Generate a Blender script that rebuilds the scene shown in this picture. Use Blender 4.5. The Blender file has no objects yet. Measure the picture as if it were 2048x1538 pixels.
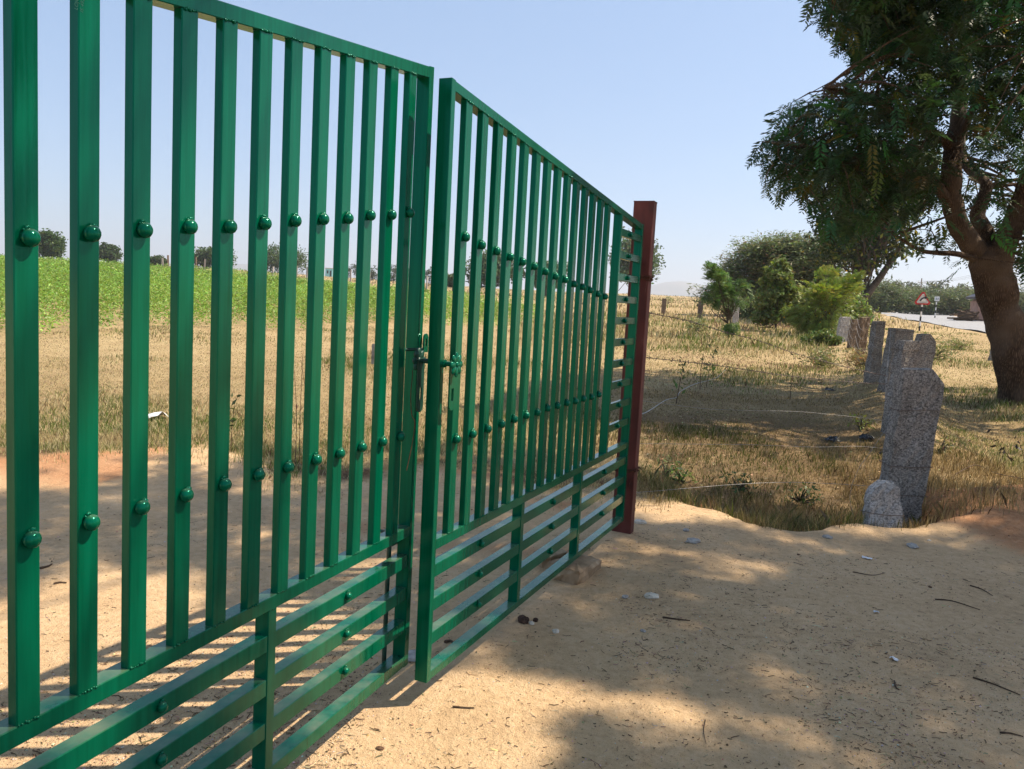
import bpy, math
import numpy as np
from mathutils import Matrix, Vector

# ------------------------------------------------------------------ camera, light, exposure
sc = bpy.context.scene
COL = sc.collection
FPX, PITCH, ROLL, EYE = 1563.64, math.radians(-5.7131), math.radians(3.1458), 1.5
_f = np.array([0, math.cos(PITCH), math.sin(PITCH)])
_u = np.array([0, -math.sin(PITCH), math.cos(PITCH)])
_r = np.array([1., 0, 0])
RT = math.cos(ROLL) * _r + math.sin(ROLL) * _u
UP = -math.sin(ROLL) * _r + math.cos(ROLL) * _u
FW = _f
EYEP = np.array([0, 0, EYE])
cd = bpy.data.cameras.new('camera'); cam = bpy.data.objects.new('camera', cd); COL.objects.link(cam)
cd.sensor_fit = 'HORIZONTAL'; cd.sensor_width = 36; cd.lens = FPX / 2048 * 36
cd.clip_start = .05; cd.clip_end = 20000
M = Matrix.Identity(4)
for i in range(3):
    M[i][0], M[i][1], M[i][2], M[i][3] = RT[i], UP[i], -FW[i], EYEP[i]
cam.matrix_world = M
sc.camera = cam

SUN_AZ, SUN_EL = math.radians(80), math.radians(54)
SUN = np.array([math.sin(SUN_AZ) * math.cos(SUN_EL), math.cos(SUN_AZ) * math.cos(SUN_EL), math.sin(SUN_EL)])
world = bpy.data.worlds.new('World'); sc.world = world; world.use_nodes = True
wn = world.node_tree; wn.nodes.clear()
sky = wn.nodes.new('ShaderNodeTexSky'); sky.sky_type = 'NISHITA'; sky.sun_disc = False
sky.sun_elevation = SUN_EL; sky.sun_rotation = SUN_AZ
sky.altitude = 600; sky.air_density = 1.0; sky.dust_density = 2.0; sky.ozone_density = 1.0
bg = wn.nodes.new('ShaderNodeBackground'); bg.inputs['Strength'].default_value = .137
wo = wn.nodes.new('ShaderNodeOutputWorld')
veil = wn.nodes.new('ShaderNodeMix'); veil.data_type = 'RGBA'; veil.inputs[0].default_value = .68   # even dusty veil over the whole sky
veil.inputs[7].default_value = (.78, 1.17, 1.80, 1)
wn.links.new(sky.outputs[0], veil.inputs[6]); wn.links.new(veil.outputs[2], bg.inputs['Color']); wn.links.new(bg.outputs[0], wo.inputs['Surface'])
sl = bpy.data.lights.new('sun', 'SUN'); sl.energy = 3.9; sl.angle = math.radians(.53); sl.color = (1, .875, .70)
so = bpy.data.objects.new('sun', sl); COL.objects.link(so)
so.rotation_euler = Vector(SUN).to_track_quat('Z', 'Y').to_euler(); so.location = (20, 0, 30)
sc.view_settings.view_transform = 'Standard'; sc.view_settings.look = 'None'
sc.view_settings.exposure = 1.3; sc.view_settings.gamma = 1
sc.view_settings.use_curve_mapping = False
sc.cycles.max_bounces = 8; sc.cycles.transparent_max_bounces = 8

# ------------------------------------------------------------------ helpers
rng = np.random.default_rng(7)

def ray(u, v):
    return FW + RT * (u - 1024) / FPX - UP * (v - 769) / FPX

def pix(P):
    d = np.atleast_2d(P) - EYEP
    z = d @ FW
    zz = np.where(z > .05, z, .05)
    return 1024 + FPX * (d @ RT) / zz, 769 - FPX * (d @ UP) / zz, z

def atY(u, v, Y):
    d = ray(u, v); return EYEP + d * (Y / d[1])

def atU(u, Y): return atY(u, 556.1 + .0549 * u, Y)

_tab = np.random.default_rng(3).random((256, 256))
def vnoise(x, y):
    x = np.asarray(x, float); y = np.asarray(y, float)
    xi = np.floor(x).astype(int); yi = np.floor(y).astype(int)
    fx = x - xi; fy = y - yi
    fx = fx * fx * (3 - 2 * fx); fy = fy * fy * (3 - 2 * fy)
    g = lambda a, b: _tab[a % 256, b % 256]
    return (g(xi, yi) * (1 - fx) + g(xi + 1, yi) * fx) * (1 - fy) + (g(xi, yi + 1) * (1 - fx) + g(xi + 1, yi + 1) * fx) * fy
def fbm(x, y, o=4):
    s = 0; a = .5
    for i in range(o):
        s = s + a * vnoise(x * 2 ** i + 17 * i, y * 2 ** i + 31 * i); a *= .5
    return s

def sstep(a, b, x):
    t = np.clip((np.asarray(x, float) - a) / (b - a), 0, 1); return t * t * (3 - 2 * t)

# --- terrain
BX = np.array([-40, -9, -4.0, -3.1, -2.7, -1.8, -1.4, -.7, 0, .36, .9, 1.13, 1.4, 1.69, 1.8, 2.0, 2.36, 2.72, 2.9, 3.7, 4.8, 5.9, 9, 30])
BY = np.array([6.3, 6.4, 6.6, 6.8, 6.9, 6.3, 6.4, 6.9, 6.5, 6.25, 6.3, 6.2, 6.2, 5.95, 5.65, 5.58, 5.7, 5.83, 5.83, 5.95, 6.0, 5.9, 5.0, 4.])
def edgeY(x): return np.interp(x, BX, BY)

def terrain(X, Y):
    X = np.asarray(X, float); Y = np.asarray(Y, float)
    r = .035 * np.logaddexp(0, (np.minimum(Y, 60) - 6.0) / .9) * .9
    r = r + .025 * np.clip(Y - 60, 0, 270)
    r = r + .02 * np.clip(-X - 10, 0, 60) * sstep(18, 45, Y)
    r = r + .013 * np.clip(X - 16, 0, 60) * sstep(10, 40, Y)
    e = Y - edgeY(X) + (fbm(X * 3.1 + 2, Y * 3.1, 4) - .44) * .34
    # ditch behind the sandy apron, to the right of the gate post
    side = sstep(1.2, 1.9, X) * (1 - sstep(3.3, 3.9, X))
    r = r - side * .30 * sstep(-.12, .45, e) * (1 - sstep(1.1, 3.4, e))
    r = r - (1 - side) * .05 * sstep(0, .5, e) * (1 - sstep(1, 4, e)) * sstep(-8, 0, X + 6)
    # red earth mound right of the stone slabs, and low bank under the stone row
    r = r + .26 * np.exp(-(((X - 4.75) / 1.1) ** 2 + ((Y - 6.55) / .55) ** 2))
    r = r + .10 * np.exp(-(((X - 3.9) / .6) ** 2 + ((Y - 5.9) / .5) ** 2))
    lx = (X - 3.45) * .92 - (Y - 6.4) * .39
    r = r + .22 * np.exp(-(lx / .55) ** 2) * sstep(8.5, 10, Y) * (1 - sstep(30, 40, Y))
    r = r - .12 * np.exp(-((lx - 1.3) / .6) ** 2) * sstep(6.5, 7.5, Y) * (1 - sstep(14, 20, Y))
    near = 1 - sstep(12, 30, np.hypot(X, Y))
    r = r + near * ((fbm(X * .9, Y * .9, 3) - .44) * .05 + (fbm(X * 5, Y * 5, 3) - .44) * .014)
    r = r + (fbm(X * .11 + 5, Y * .11, 3) - .44) * .5 * sstep(12, 40, Y) + (fbm(X * .01, Y * .01 + 9, 3) - .44) * 3 * sstep(120, 400, Y)
    return r

def tz(x, y): return float(terrain(x, y))

def hit(u, v, far=600):
    d = ray(u, v); d = d / d[1]
    y = np.concatenate([np.arange(1.2, 30, .02), np.arange(30, far, .2)])
    P = EYEP + d * y[:, None]
    below = P[:, 2] <= terrain(P[:, 0], P[:, 1])
    i = int(np.argmax(below)) if below.any() else len(y) - 1
    p = P[i].copy(); p[2] = tz(p[0], p[1]); return p

# --- mesh plumbing
def mesh_np(name, V, F, mat=None, col=None, smooth=False, attrs=None):
    V = np.asarray(V, np.float32).reshape(-1, 3)
    me = bpy.data.meshes.new(name)
    if isinstance(F, np.ndarray): groups = [F]
    else:
        by = {}
        for f in F: by.setdefault(len(f), []).append(f)
        groups = [np.array(g) for g in by.values()]
    me.vertices.add(len(V)); me.vertices.foreach_set('co', V.ravel())
    nl = sum(g.size for g in groups); npol = sum(len(g) for g in groups)
    me.loops.add(nl); me.polygons.add(npol)
    me.loops.foreach_set('vertex_index', np.concatenate([g.ravel() for g in groups]).astype(np.int32))
    tot = np.concatenate([np.full(len(g), g.shape[1]) for g in groups])
    st = np.concatenate([[0], np.cumsum(tot)[:-1]])
    me.polygons.foreach_set('loop_start', st.astype(np.int32))
    try: me.polygons.foreach_set('loop_total', tot.astype(np.int32))
    except Exception: pass
    me.polygons.foreach_set('use_smooth', np.full(npol, bool(smooth)))
    if col is not None:
        a = me.attributes.new('Col', 'FLOAT_COLOR', 'POINT')
        c = np.ones((len(V), 4), np.float32); c[:, :3] = col; a.data.foreach_set('color', c.ravel())
    for k, val in (attrs or {}).items():
        a = me.attributes.new(k, 'FLOAT', 'POINT'); a.data.foreach_set('value', np.asarray(val, np.float32))
    me.update(calc_edges=True); me.validate()
    if mat: me.materials.append(mat)
    return me

def link(name, me, parent=None, loc=None, rot=None, scale=None):
    o = bpy.data.objects.new(name, me); COL.objects.link(o)
    if parent: o.parent = parent
    if loc is not None: o.location = loc
    if rot is not None: o.rotation_euler = rot
    if scale is not None: o.scale = scale
    return o

def tag(o, label=None, cat=None, group=None, kind=None):
    if label: o['label'] = label
    if cat: o['category'] = cat
    if group: o['group'] = group
    if kind: o['kind'] = kind
    return o

def thing(name, label, cat, loc=(0, 0, 0), rotz=0, group=None):
    o = bpy.data.objects.new(name, None); COL.objects.link(o)
    o.location = loc; o.rotation_euler = (0, 0, rotz); o.empty_display_size = .1
    return tag(o, label, cat, group)

class MB:
    """collects shapes into one vertex / face list"""
    def __init__(s): s.V = []; s.F = []; s.n = 0
    def add(s, V, F):
        V = np.asarray(V, float).reshape(-1, 3)
        s.F += [tuple(int(i) + s.n for i in f) for f in F]; s.V.append(V); s.n += len(V)
    def tube(s, pts, rad, n=8, cap=True):
        V, F = tube(pts, rad, n, cap); s.add(V, F)
    def arr(s): return np.concatenate(s.V), s.F
    def mesh(s, name, mat, smooth=False, **k): return mesh_np(name, *s.arr(), mat, smooth=smooth, **k)

def tube(pts, rad, n=8, cap=True, wob=0):
    pts = np.asarray(pts, float); m = len(pts); rad = np.broadcast_to(np.asarray(rad, float), (m,))
    tn = np.gradient(pts, axis=0); tn /= np.linalg.norm(tn, axis=1)[:, None] + 1e-9
    ref = np.array([0, 0, 1.]) if abs(tn[0][2]) < .9 else np.array([1., 0, 0])
    V = []; a = np.linspace(0, 2 * math.pi, n, endpoint=False)
    s = np.cross(tn[0], ref); s /= np.linalg.norm(s)
    for i in range(m):
        s = s - tn[i] * (s @ tn[i]); s /= np.linalg.norm(s) + 1e-9
        b = np.cross(tn[i], s)
        rr = rad[i] * (1 + (wob * (vnoise(a * 1.3 + 3, np.full(n, i * .6)) - .5) if wob else 0))
        V.append(pts[i] + np.outer(np.cos(a) * rr, s) + np.outer(np.sin(a) * rr, b))
    V = np.concatenate(V); F = []
    for i in range(m - 1):
        for j in range(n):
            F.append((i * n + j, i * n + (j + 1) % n, (i + 1) * n + (j + 1) % n, (i + 1) * n + j))
    if cap:
        F.append(tuple(range(n))[::-1]); F.append(tuple((m - 1) * n + j for j in range(n)))
    return V, F

def spline(pts, k=6):
    pts = np.asarray(pts, float); P = np.vstack([2 * pts[0] - pts[1], pts, 2 * pts[-1] - pts[-2]]); out = []
    for i in range(1, len(P) - 2):
        for t in np.linspace(0, 1, k, endpoint=False):
            a, b, c, d = P[i - 1:i + 3]
            out.append(.5 * ((2 * b) + (c - a) * t + (2 * a - 5 * b + 4 * c - d) * t * t + (-a + 3 * b - 3 * c + d) * t ** 3))
    out.append(P[-2]); return np.array(out)

def cbox(x0, x1, y0, y1, z0, z1, c=.002, axis='z', shear=(0, 0)):
    """chamfered box, long axis given; shear = slopes of the two end caps over local x"""
    if axis == 'z': A, B, C0, C1 = (x0, x1), (y0, y1), z0, z1
    else: A, B, C0, C1 = (y0, y1), (z0, z1), x0, x1
    a0, a1 = A; b0, b1 = B
    ring = [(a0 + c, b0), (a1 - c, b0), (a1, b0 + c), (a1, b1 - c), (a1 - c, b1), (a0 + c, b1), (a0, b1 - c), (a0, b0 + c)]
    V = []
    for e, w in ((0, C0), (1, C1)):
        for a, b in ring:
            V.append((a, b, w + shear[e] * a) if axis == 'z' else (w, a, b + shear[0] * w))
    F = [(i, (i + 1) % 8, 8 + (i + 1) % 8, 8 + i) for i in range(8)] + [tuple(range(7, -1, -1)), tuple(range(8, 16))]
    return np.array(V, float), F

def lumpy(nu=10, nv=7, seed=0, amp=.25, sq=(1, 1, 1)):
    r = np.random.default_rng(seed); V = [(0, 0, 1)]; F = []
    for i in range(1, nv):
        t = math.pi * i / nv
        for j in range(nu):
            p = 2 * math.pi * j / nu; V.append((math.sin(t) * math.cos(p), math.sin(t) * math.sin(p), math.cos(t)))
    V.append((0, 0, -1)); V = np.array(V)
    V = V * (1 + amp * (r.random(len(V)) - .5))[:, None] * np.array(sq)
    for j in range(nu): F.append((0, 1 + j, 1 + (j + 1) % nu))
    for i in range(nv - 2):
        for j in range(nu):
            a = 1 + i * nu; F.append((a + j, a + nu + j, a + nu + (j + 1) % nu, a + (j + 1) % nu))
    e = len(V) - 1; a = 1 + (nv - 2) * nu
    for j in range(nu): F.append((a + j, e, a + (j + 1) % nu))
    return V, F

# ------------------------------------------------------------------ materials
def newmat(name):
    m = bpy.data.materials.new(name); m.use_nodes = True
    nt = m.node_tree; b = nt.nodes['Principled BSDF']; return m, nt, b
def N(nt, t, **k):
    n = nt.nodes.new(t)
    for a, v in k.items():
        if a in n.inputs.keys(): n.inputs[a].default_value = v
        else: setattr(n, a, v)
    return n
def L(nt, a, b): nt.links.new(a, b)
def ramp(nt, stops, fac):
    r = nt.nodes.new('ShaderNodeValToRGB'); e = r.color_ramp.elements
    while len(e) < len(stops): e.new(.5)
    for i, (p, c) in enumerate(stops):
        e[i].position = p; e[i].color = (*c, 1) if len(c) == 3 else c
    L(nt, fac, r.inputs[0]); return r.outputs[0]
def noise(nt, scale, detail=4, vec=None, rough=.55):
    n = N(nt, 'ShaderNodeTexNoise'); n.inputs['Scale'].default_value = scale; n.inputs['Detail'].default_value = detail
    n.inputs['Roughness'].default_value = rough
    if vec is not None: L(nt, vec, n.inputs['Vector'])
    return n.outputs['Fac']
def coord(nt, kind='Object', scale=None):
    t = nt.nodes.new('ShaderNodeTexCoord')
    if scale is None: return t.outputs[kind]
    mp = nt.nodes.new('ShaderNodeMapping'); mp.inputs['Scale'].default_value = scale
    L(nt, t.outputs[kind], mp.inputs['Vector']); return mp.outputs[0]
def bump(nt, b, h, strength=.3, dist=.01):
    n = nt.nodes.new('ShaderNodeBump'); n.inputs['Strength'].default_value = strength; n.inputs['Distance'].default_value = dist
    L(nt, h, n.inputs['Height']); L(nt, n.outputs[0], b.inputs['Normal'])
def mix(nt, fac, a, c):
    m = nt.nodes.new('ShaderNodeMix'); m.data_type = 'RGBA'
    if hasattr(fac, 'links') or hasattr(fac, 'is_linked'): L(nt, fac, m.inputs[0])
    else: m.inputs[0].default_value = fac
    for i, v in ((6, a), (7, c)):
        if isinstance(v, tuple): m.inputs[i].default_value = (*v, 1)
        else: L(nt, v, m.inputs[i])
    return m.outputs[2]
def math_(nt, op, a, b=0.):
    m = nt.nodes.new('ShaderNodeMath'); m.operation = op
    for i, v in ((0, a), (1, b)):
        if isinstance(v, (int, float)): m.inputs[i].default_value = v
        else: L(nt, v, m.inputs[i])
    return m.outputs[0]

def mat_noise(name, stops, scale, rough=.8, detail=6, bs=.3, bd=.01, bscale=None, spec=.3, sc_=None, metal=0):
    m, nt, b = newmat(name); v = coord(nt, 'Object', sc_)
    f = noise(nt, scale, detail, v); L(nt, ramp(nt, stops, f), b.inputs['Base Color'])
    b.inputs['Roughness'].default_value = rough; b.inputs['Specular IOR Level'].default_value = spec; b.inputs['Metallic'].default_value = metal
    if bs: bump(nt, b, noise(nt, bscale or scale * 2, 6, v), bs, bd)
    return m

def mat_green():
    m, nt, b = newmat('green_enamel')
    v = coord(nt, 'Object', (60, 60, 3.0)); vh = coord(nt, 'Object', (3., 60, 60)); o = coord(nt, 'Object')
    s = noise(nt, 1.0, 5, v, .6); big = noise(nt, 2.2, 3, o)
    f = math_(nt, 'ADD', math_(nt, 'MULTIPLY', s, .7), math_(nt, 'MULTIPLY', big, .45))
    c = ramp(nt, [(.3, (.0001, .038, .018)), (.5, (.0002, .069, .033)), (.72, (.0003, .092, .047))], f)
    fine = noise(nt, 90, 3, o)
    speck = ramp(nt, [(.0, (0, 0, 0)), (.70, (0, 0, 0)), (.76, (1, 1, 1))], noise(nt, 38, 2, o))
    c = mix(nt, math_(nt, 'MULTIPLY', speck, .25), c, (.004, .06, .04))
    geo = nt.nodes.new('ShaderNodeNewGeometry'); sp_ = nt.nodes.new('ShaderNodeSeparateXYZ'); L(nt, geo.outputs['Normal'], sp_.inputs[0])
    dust = math_(nt, 'MULTIPLY', ramp(nt, [(.6, (0, 0, 0)), (.95, (1, 1, 1))], sp_.outputs[2]), ramp(nt, [(.4, (0, 0, 0)), (.75, (.35,) * 3)], noise(nt, 9, 5, o)))
    c = mix(nt, dust, c, (.30, .24, .16))
    L(nt, c, b.inputs['Base Color'])
    L(nt, ramp(nt, [(.3, (.08,) * 3), (.7, (.22,) * 3)], f), b.inputs['Roughness'])
    b.inputs['Specular IOR Level'].default_value = .5; b.inputs['Specular Tint'].default_value = (.15, .9, .68, 1)
    h = math_(nt, 'ADD', math_(nt, 'MULTIPLY', s, .7), math_(nt, 'MULTIPLY', fine, .3))
    bump(nt, b, h, .25, .0015)
    return m

def mat_granite(name, lo, mid, hi, scale=70):
    m, nt, b = newmat(name); o = coord(nt, 'Object')
    vo = N(nt, 'ShaderNodeTexVoronoi'); vo.inputs['Scale'].default_value = scale * 1.1; L(nt, o, vo.inputs['Vector'])
    n1 = noise(nt, scale, 4, coord(nt, 'Object', (.7, .7, 1.9)), .75)
    f = math_(nt, 'ADD', math_(nt, 'MULTIPLY', n1, .75), math_(nt, 'MULTIPLY', vo.outputs['Color'], .25))
    c = ramp(nt, [(.33, lo), (.48, mid), (.62, hi)], f)
    st = ramp(nt, [(.35, (1.1, 1.08, 1.05)), (.55, (.8, .76, .7)), (.7, (.5, .44, .38))], noise(nt, 5, 6, coord(nt, 'Object', (1, 1, .4)), .65))
    mm = nt.nodes.new('ShaderNodeMix'); mm.data_type = 'RGBA'; mm.blend_type = 'MULTIPLY'; mm.inputs[0].default_value = .8
    L(nt, c, mm.inputs[6]); L(nt, st, mm.inputs[7]); L(nt, mm.outputs[2], b.inputs['Base Color'])
    b.inputs['Roughness'].default_value = .9; b.inputs['Specular IOR Level'].default_value = .25
    bump(nt, b, math_(nt, 'ADD', f, noise(nt, 14, 5, o)), .7, .012)
    return m

def mat_leaf(name, trans=.35, rough=.5, spec=.3, var=.0):
    m, nt, b = newmat(name)
    a = nt.nodes.new('ShaderNodeAttribute'); a.attribute_name = 'Col'
    L(nt, a.outputs['Color'], b.inputs['Base Color']); b.inputs['Roughness'].default_value = rough
    b.inputs['Specular IOR Level'].default_value = spec
    t = nt.nodes.new('ShaderNodeBsdfTranslucent')
    hs = nt.nodes.new('ShaderNodeHueSaturation'); hs.inputs['Value'].default_value = 1.25; hs.inputs['Saturation'].default_value = 1.1; hs.inputs['Hue'].default_value = .485
    L(nt, a.outputs['Color'], hs.inputs['Color']); L(nt, hs.outputs[0], t.inputs['Color'])
    mx = nt.nodes.new('ShaderNodeMixShader'); mx.inputs[0].default_value = trans
    L(nt, b.outputs[0], mx.inputs[1]); L(nt, t.outputs[0], mx.inputs[2])
    L(nt, mx.outputs[0], nt.nodes['Material Output'].inputs['Surface'])
    return m

def mat_bark(name, a, c, e, scale=1.):
    m, nt, b = newmat(name)
    o = coord(nt, 'Object'); v = coord(nt, 'Object', (20 * scale, 20 * scale, 3.6 * scale))
    n1 = noise(nt, 1.6, 8, v, .7); vo = N(nt, 'ShaderNodeTexVoronoi', feature='DISTANCE_TO_EDGE'); vo.inputs['Scale'].default_value = 1.7; L(nt, v, vo.inputs['Vector'])
    ed = ramp(nt, [(0, (0, 0, 0)), (.25, (1, 1, 1))], vo.outputs['Distance'])
    f = math_(nt, 'MULTIPLY', n1, math_(nt, 'ADD', math_(nt, 'MULTIPLY', ed, .6), .4))
    col = ramp(nt, [(.12, a), (.42, c), (.7, e)], f)
    col = mix(nt, ramp(nt, [(.45, (0, 0, 0)), (.7, (1, 1, 1))], noise(nt, 1.3, 3, o)), col, tuple(x * .55 + .03 for x in e))
    L(nt, col, b.inputs['Base Color']); b.inputs['Roughness'].default_value = .92; b.inputs['Specular IOR Level'].default_value = .2
    bump(nt, b, f, 1., .04); return m

def mat_ground():
    m, nt, b = newmat('earth')
    o = coord(nt, 'Object')
    def at(n):
        a = nt.nodes.new('ShaderNodeAttribute'); a.attribute_name = n; return a.outputs['Fac']
    grain = noise(nt, 260, 3, o, .7); mid = noise(nt, 24, 6, o, .65); big = noise(nt, 1.6, 5, o, .6); huge = noise(nt, .16, 5, o)
    f = math_(nt, 'ADD', math_(nt, 'MULTIPLY', grain, .35), math_(nt, 'ADD', math_(nt, 'MULTIPLY', mid, .4), math_(nt, 'MULTIPLY', big, .3)))
    sand = ramp(nt, [(.36, (.39, .265, .155)), (.5, (.60, .405, .225)), (.62, (.70, .50, .30))], f)
    red = ramp(nt, [(.36, (.24, .105, .05)), (.52, (.46, .235, .115)), (.66, (.58, .34, .19))], f)
    dry = ramp(nt, [(.36, (.17, .11, .058)), (.5, (.33, .235, .12)), (.64, (.48, .37, .20))], math_(nt, 'ADD', math_(nt, 'MULTIPLY', f, .75), math_(nt, 'MULTIPLY', huge, .25)))
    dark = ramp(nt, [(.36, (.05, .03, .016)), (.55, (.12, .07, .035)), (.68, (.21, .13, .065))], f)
    jit = math_(nt, 'MULTIPLY', math_(nt, 'SUBTRACT', mid, .5), .9)
    def msk(n, j=1.):
        return ramp(nt, [(.3, (0, 0, 0)), (.7, (1, 1, 1))], math_(nt, 'ADD', at(n), math_(nt, 'MULTIPLY', jit, j)))
    c = mix(nt, msk('sand'), dry, sand)
    c = mix(nt, msk('red'), c, red)
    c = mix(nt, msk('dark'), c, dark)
    # gritty specks: pale quartz and dark crumbs
    vo = N(nt, 'ShaderNodeTexVoronoi'); vo.inputs['Scale'].default_value = 170; L(nt, o, vo.inputs['Vector'])
    sp = ramp(nt, [(0, (1, 1, 1)), (.17, (1, 1, 1)), (.24, (0, 0, 0))], vo.outputs['Distance'])
    pick = nt.nodes.new('ShaderNodeSeparateColor'); L(nt, vo.outputs['Color'], pick.inputs[0])
    pale = math_(nt, 'MULTIPLY', sp, math_(nt, 'GREATER_THAN', pick.outputs[0], .86)); drk = math_(nt, 'MULTIPLY', sp, math_(nt, 'LESS_THAN', pick.outputs[0], .2))
    c = mix(nt, math_(nt, 'MULTIPLY', pale, .55), c, (.62, .52, .40)); c = mix(nt, math_(nt, 'MULTIPLY', drk, .7), c, (.11, .065, .04))
    L(nt, c, b.inputs['Base Color']); b.inputs['Roughness'].default_value = .95; b.inputs['Specular IOR Level'].default_value = .15
    bump(nt, b, math_(nt, 'ADD', math_(nt, 'MULTIPLY', grain, .35), math_(nt, 'ADD', mid, math_(nt, 'ADD', math_(nt, 'MULTIPLY', sp, .12), math_(nt, 'MULTIPLY', noise(nt, 75, 4, o, .7), .5)))), .9, .026)
    return m

GREEN = mat_green()
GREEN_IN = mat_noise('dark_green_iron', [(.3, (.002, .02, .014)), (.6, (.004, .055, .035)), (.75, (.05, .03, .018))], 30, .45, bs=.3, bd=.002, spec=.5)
REDOX = mat_noise('red_oxide_paint', [(.28, (.05, .013, .010)), (.5, (.105, .023, .016)), (.64, (.13, .032, .023)), (.8, (.19, .075, .055))], 9, .62, bs=.3, bd=.003, bscale=60, sc_=(1, 1, .4), spec=.35)
RUST = mat_noise('rusty_wire', [(.3, (.035, .012, .008)), (.7, (.14, .05, .025))], 60, .85, bs=.4, bd=.002)
STEEL = mat_noise('galvanised_wire', [(.3, (.14, .13, .12)), (.7, (.34, .33, .32))], 40, .55, bs=0, metal=.3)
WIRE_OLD = mat_noise('old_barbed_wire', [(.3, (.05, .035, .028)), (.7, (.20, .15, .12))], 40, .7, bs=0)
GRAN = mat_granite('granite_dark', (.06, .056, .052), (.21, .20, .185), (.40, .375, .345))
GRANP = mat_granite('granite_pale', (.12, .115, .115), (.34, .335, .33), (.55, .53, .51))
GRANB = mat_granite('granite_brown', (.05, .036, .027), (.15, .11, .082), (.26, .20, .15))
STONE_TAN = mat_noise('tan_stone', [(.3, (.20, .13, .07)), (.6, (.36, .25, .15)), (.75, (.47, .38, .27))], 14, .92, bs=.7, bd=.01)
PEB = [mat_noise('pebble_grey', [(.3, (.22, .20, .18)), (.7, (.45, .42, .38))], 30, .8), mat_noise('pebble_pale', [(.3, (.42, .36, .28)), (.7, (.68, .60, .48))], 30, .7), mat_noise('pebble_brown', [(.3, (.07, .04, .025)), (.7, (.20, .11, .06))], 30, .9)]
DUNG = mat_noise('dried_dung', [(.3, (.022, .012, .008)), (.7, (.10, .055, .035))], 26, .95, bs=.9, bd=.01)
BARK = mat_bark('rain_tree_bark', (.018, .011, .007), (.10, .064, .040), (.24, .165, .11), 1.2)
BARK2 = mat_bark('grey_bark', (.03, .022, .016), (.10, .078, .058), (.22, .18, .14))
LEAF = mat_leaf('leaf', .30, .5, .3); GRASSM = mat_leaf('grass_blade', .30, .6, .15)
GROUND = mat_ground()
ASPH = mat_noise('asphalt', [(.35, (.20, .20, .205)), (.65, (.30, .30, .30))], 6, .7, bs=.2, bd=.01, bscale=120, spec=.4)
BLACKP = mat_noise('black_plastic', [(.3, (.006, .006, .007)), (.7, (.02, .02, .022))], 10, .35, bs=.3)
WHITEP = mat_noise('white_plastic', [(.3, (.55, .56, .58)), (.7, (.82, .82, .82))], 10, .4, bs=.2)
TWIG = mat_noise('dry_twig', [(.3, (.03, .018, .011)), (.7, (.12, .075, .045))], 50, .9, bs=.3, bd=.003)
PIPE = mat_noise('pale_stick', [(.3, (.30, .28, .25)), (.7, (.52, .50, .47))], 20, .7, bs=.2, bd=.003)
def flat(name, c, rough=.6, spec=.4, n=.12):
    return mat_noise(name, [(.3, tuple(x * (1 - n) for x in c)), (.7, tuple(min(1, x * (1 + n)) for x in c))], 12, rough, bs=.1, bd=.003, spec=spec)
SIGN_W, SIGN_R, SIGN_K = flat('sign_white', (.74, .73, .70), .4), flat('sign_red', (.52, .025, .03), .4), flat('sign_black', (.012, .012, .013), .5)
TURQ, PINKW, POLE = flat('turquoise_wall', (.25, .55, .58), .8), mat_noise('pinkish_mud_wall', [(.3, (.26, .15, .115)), (.7, (.42, .27, .21))], 3, .95, bs=.5, bd=.03), flat('concrete_pole', (.22, .20, .18), .9)
HILLM = mat_noise('hillside', [(.35, (.06, .07, .035)), (.65, (.16, .14, .08))], .01, 1., bs=0)

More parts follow.
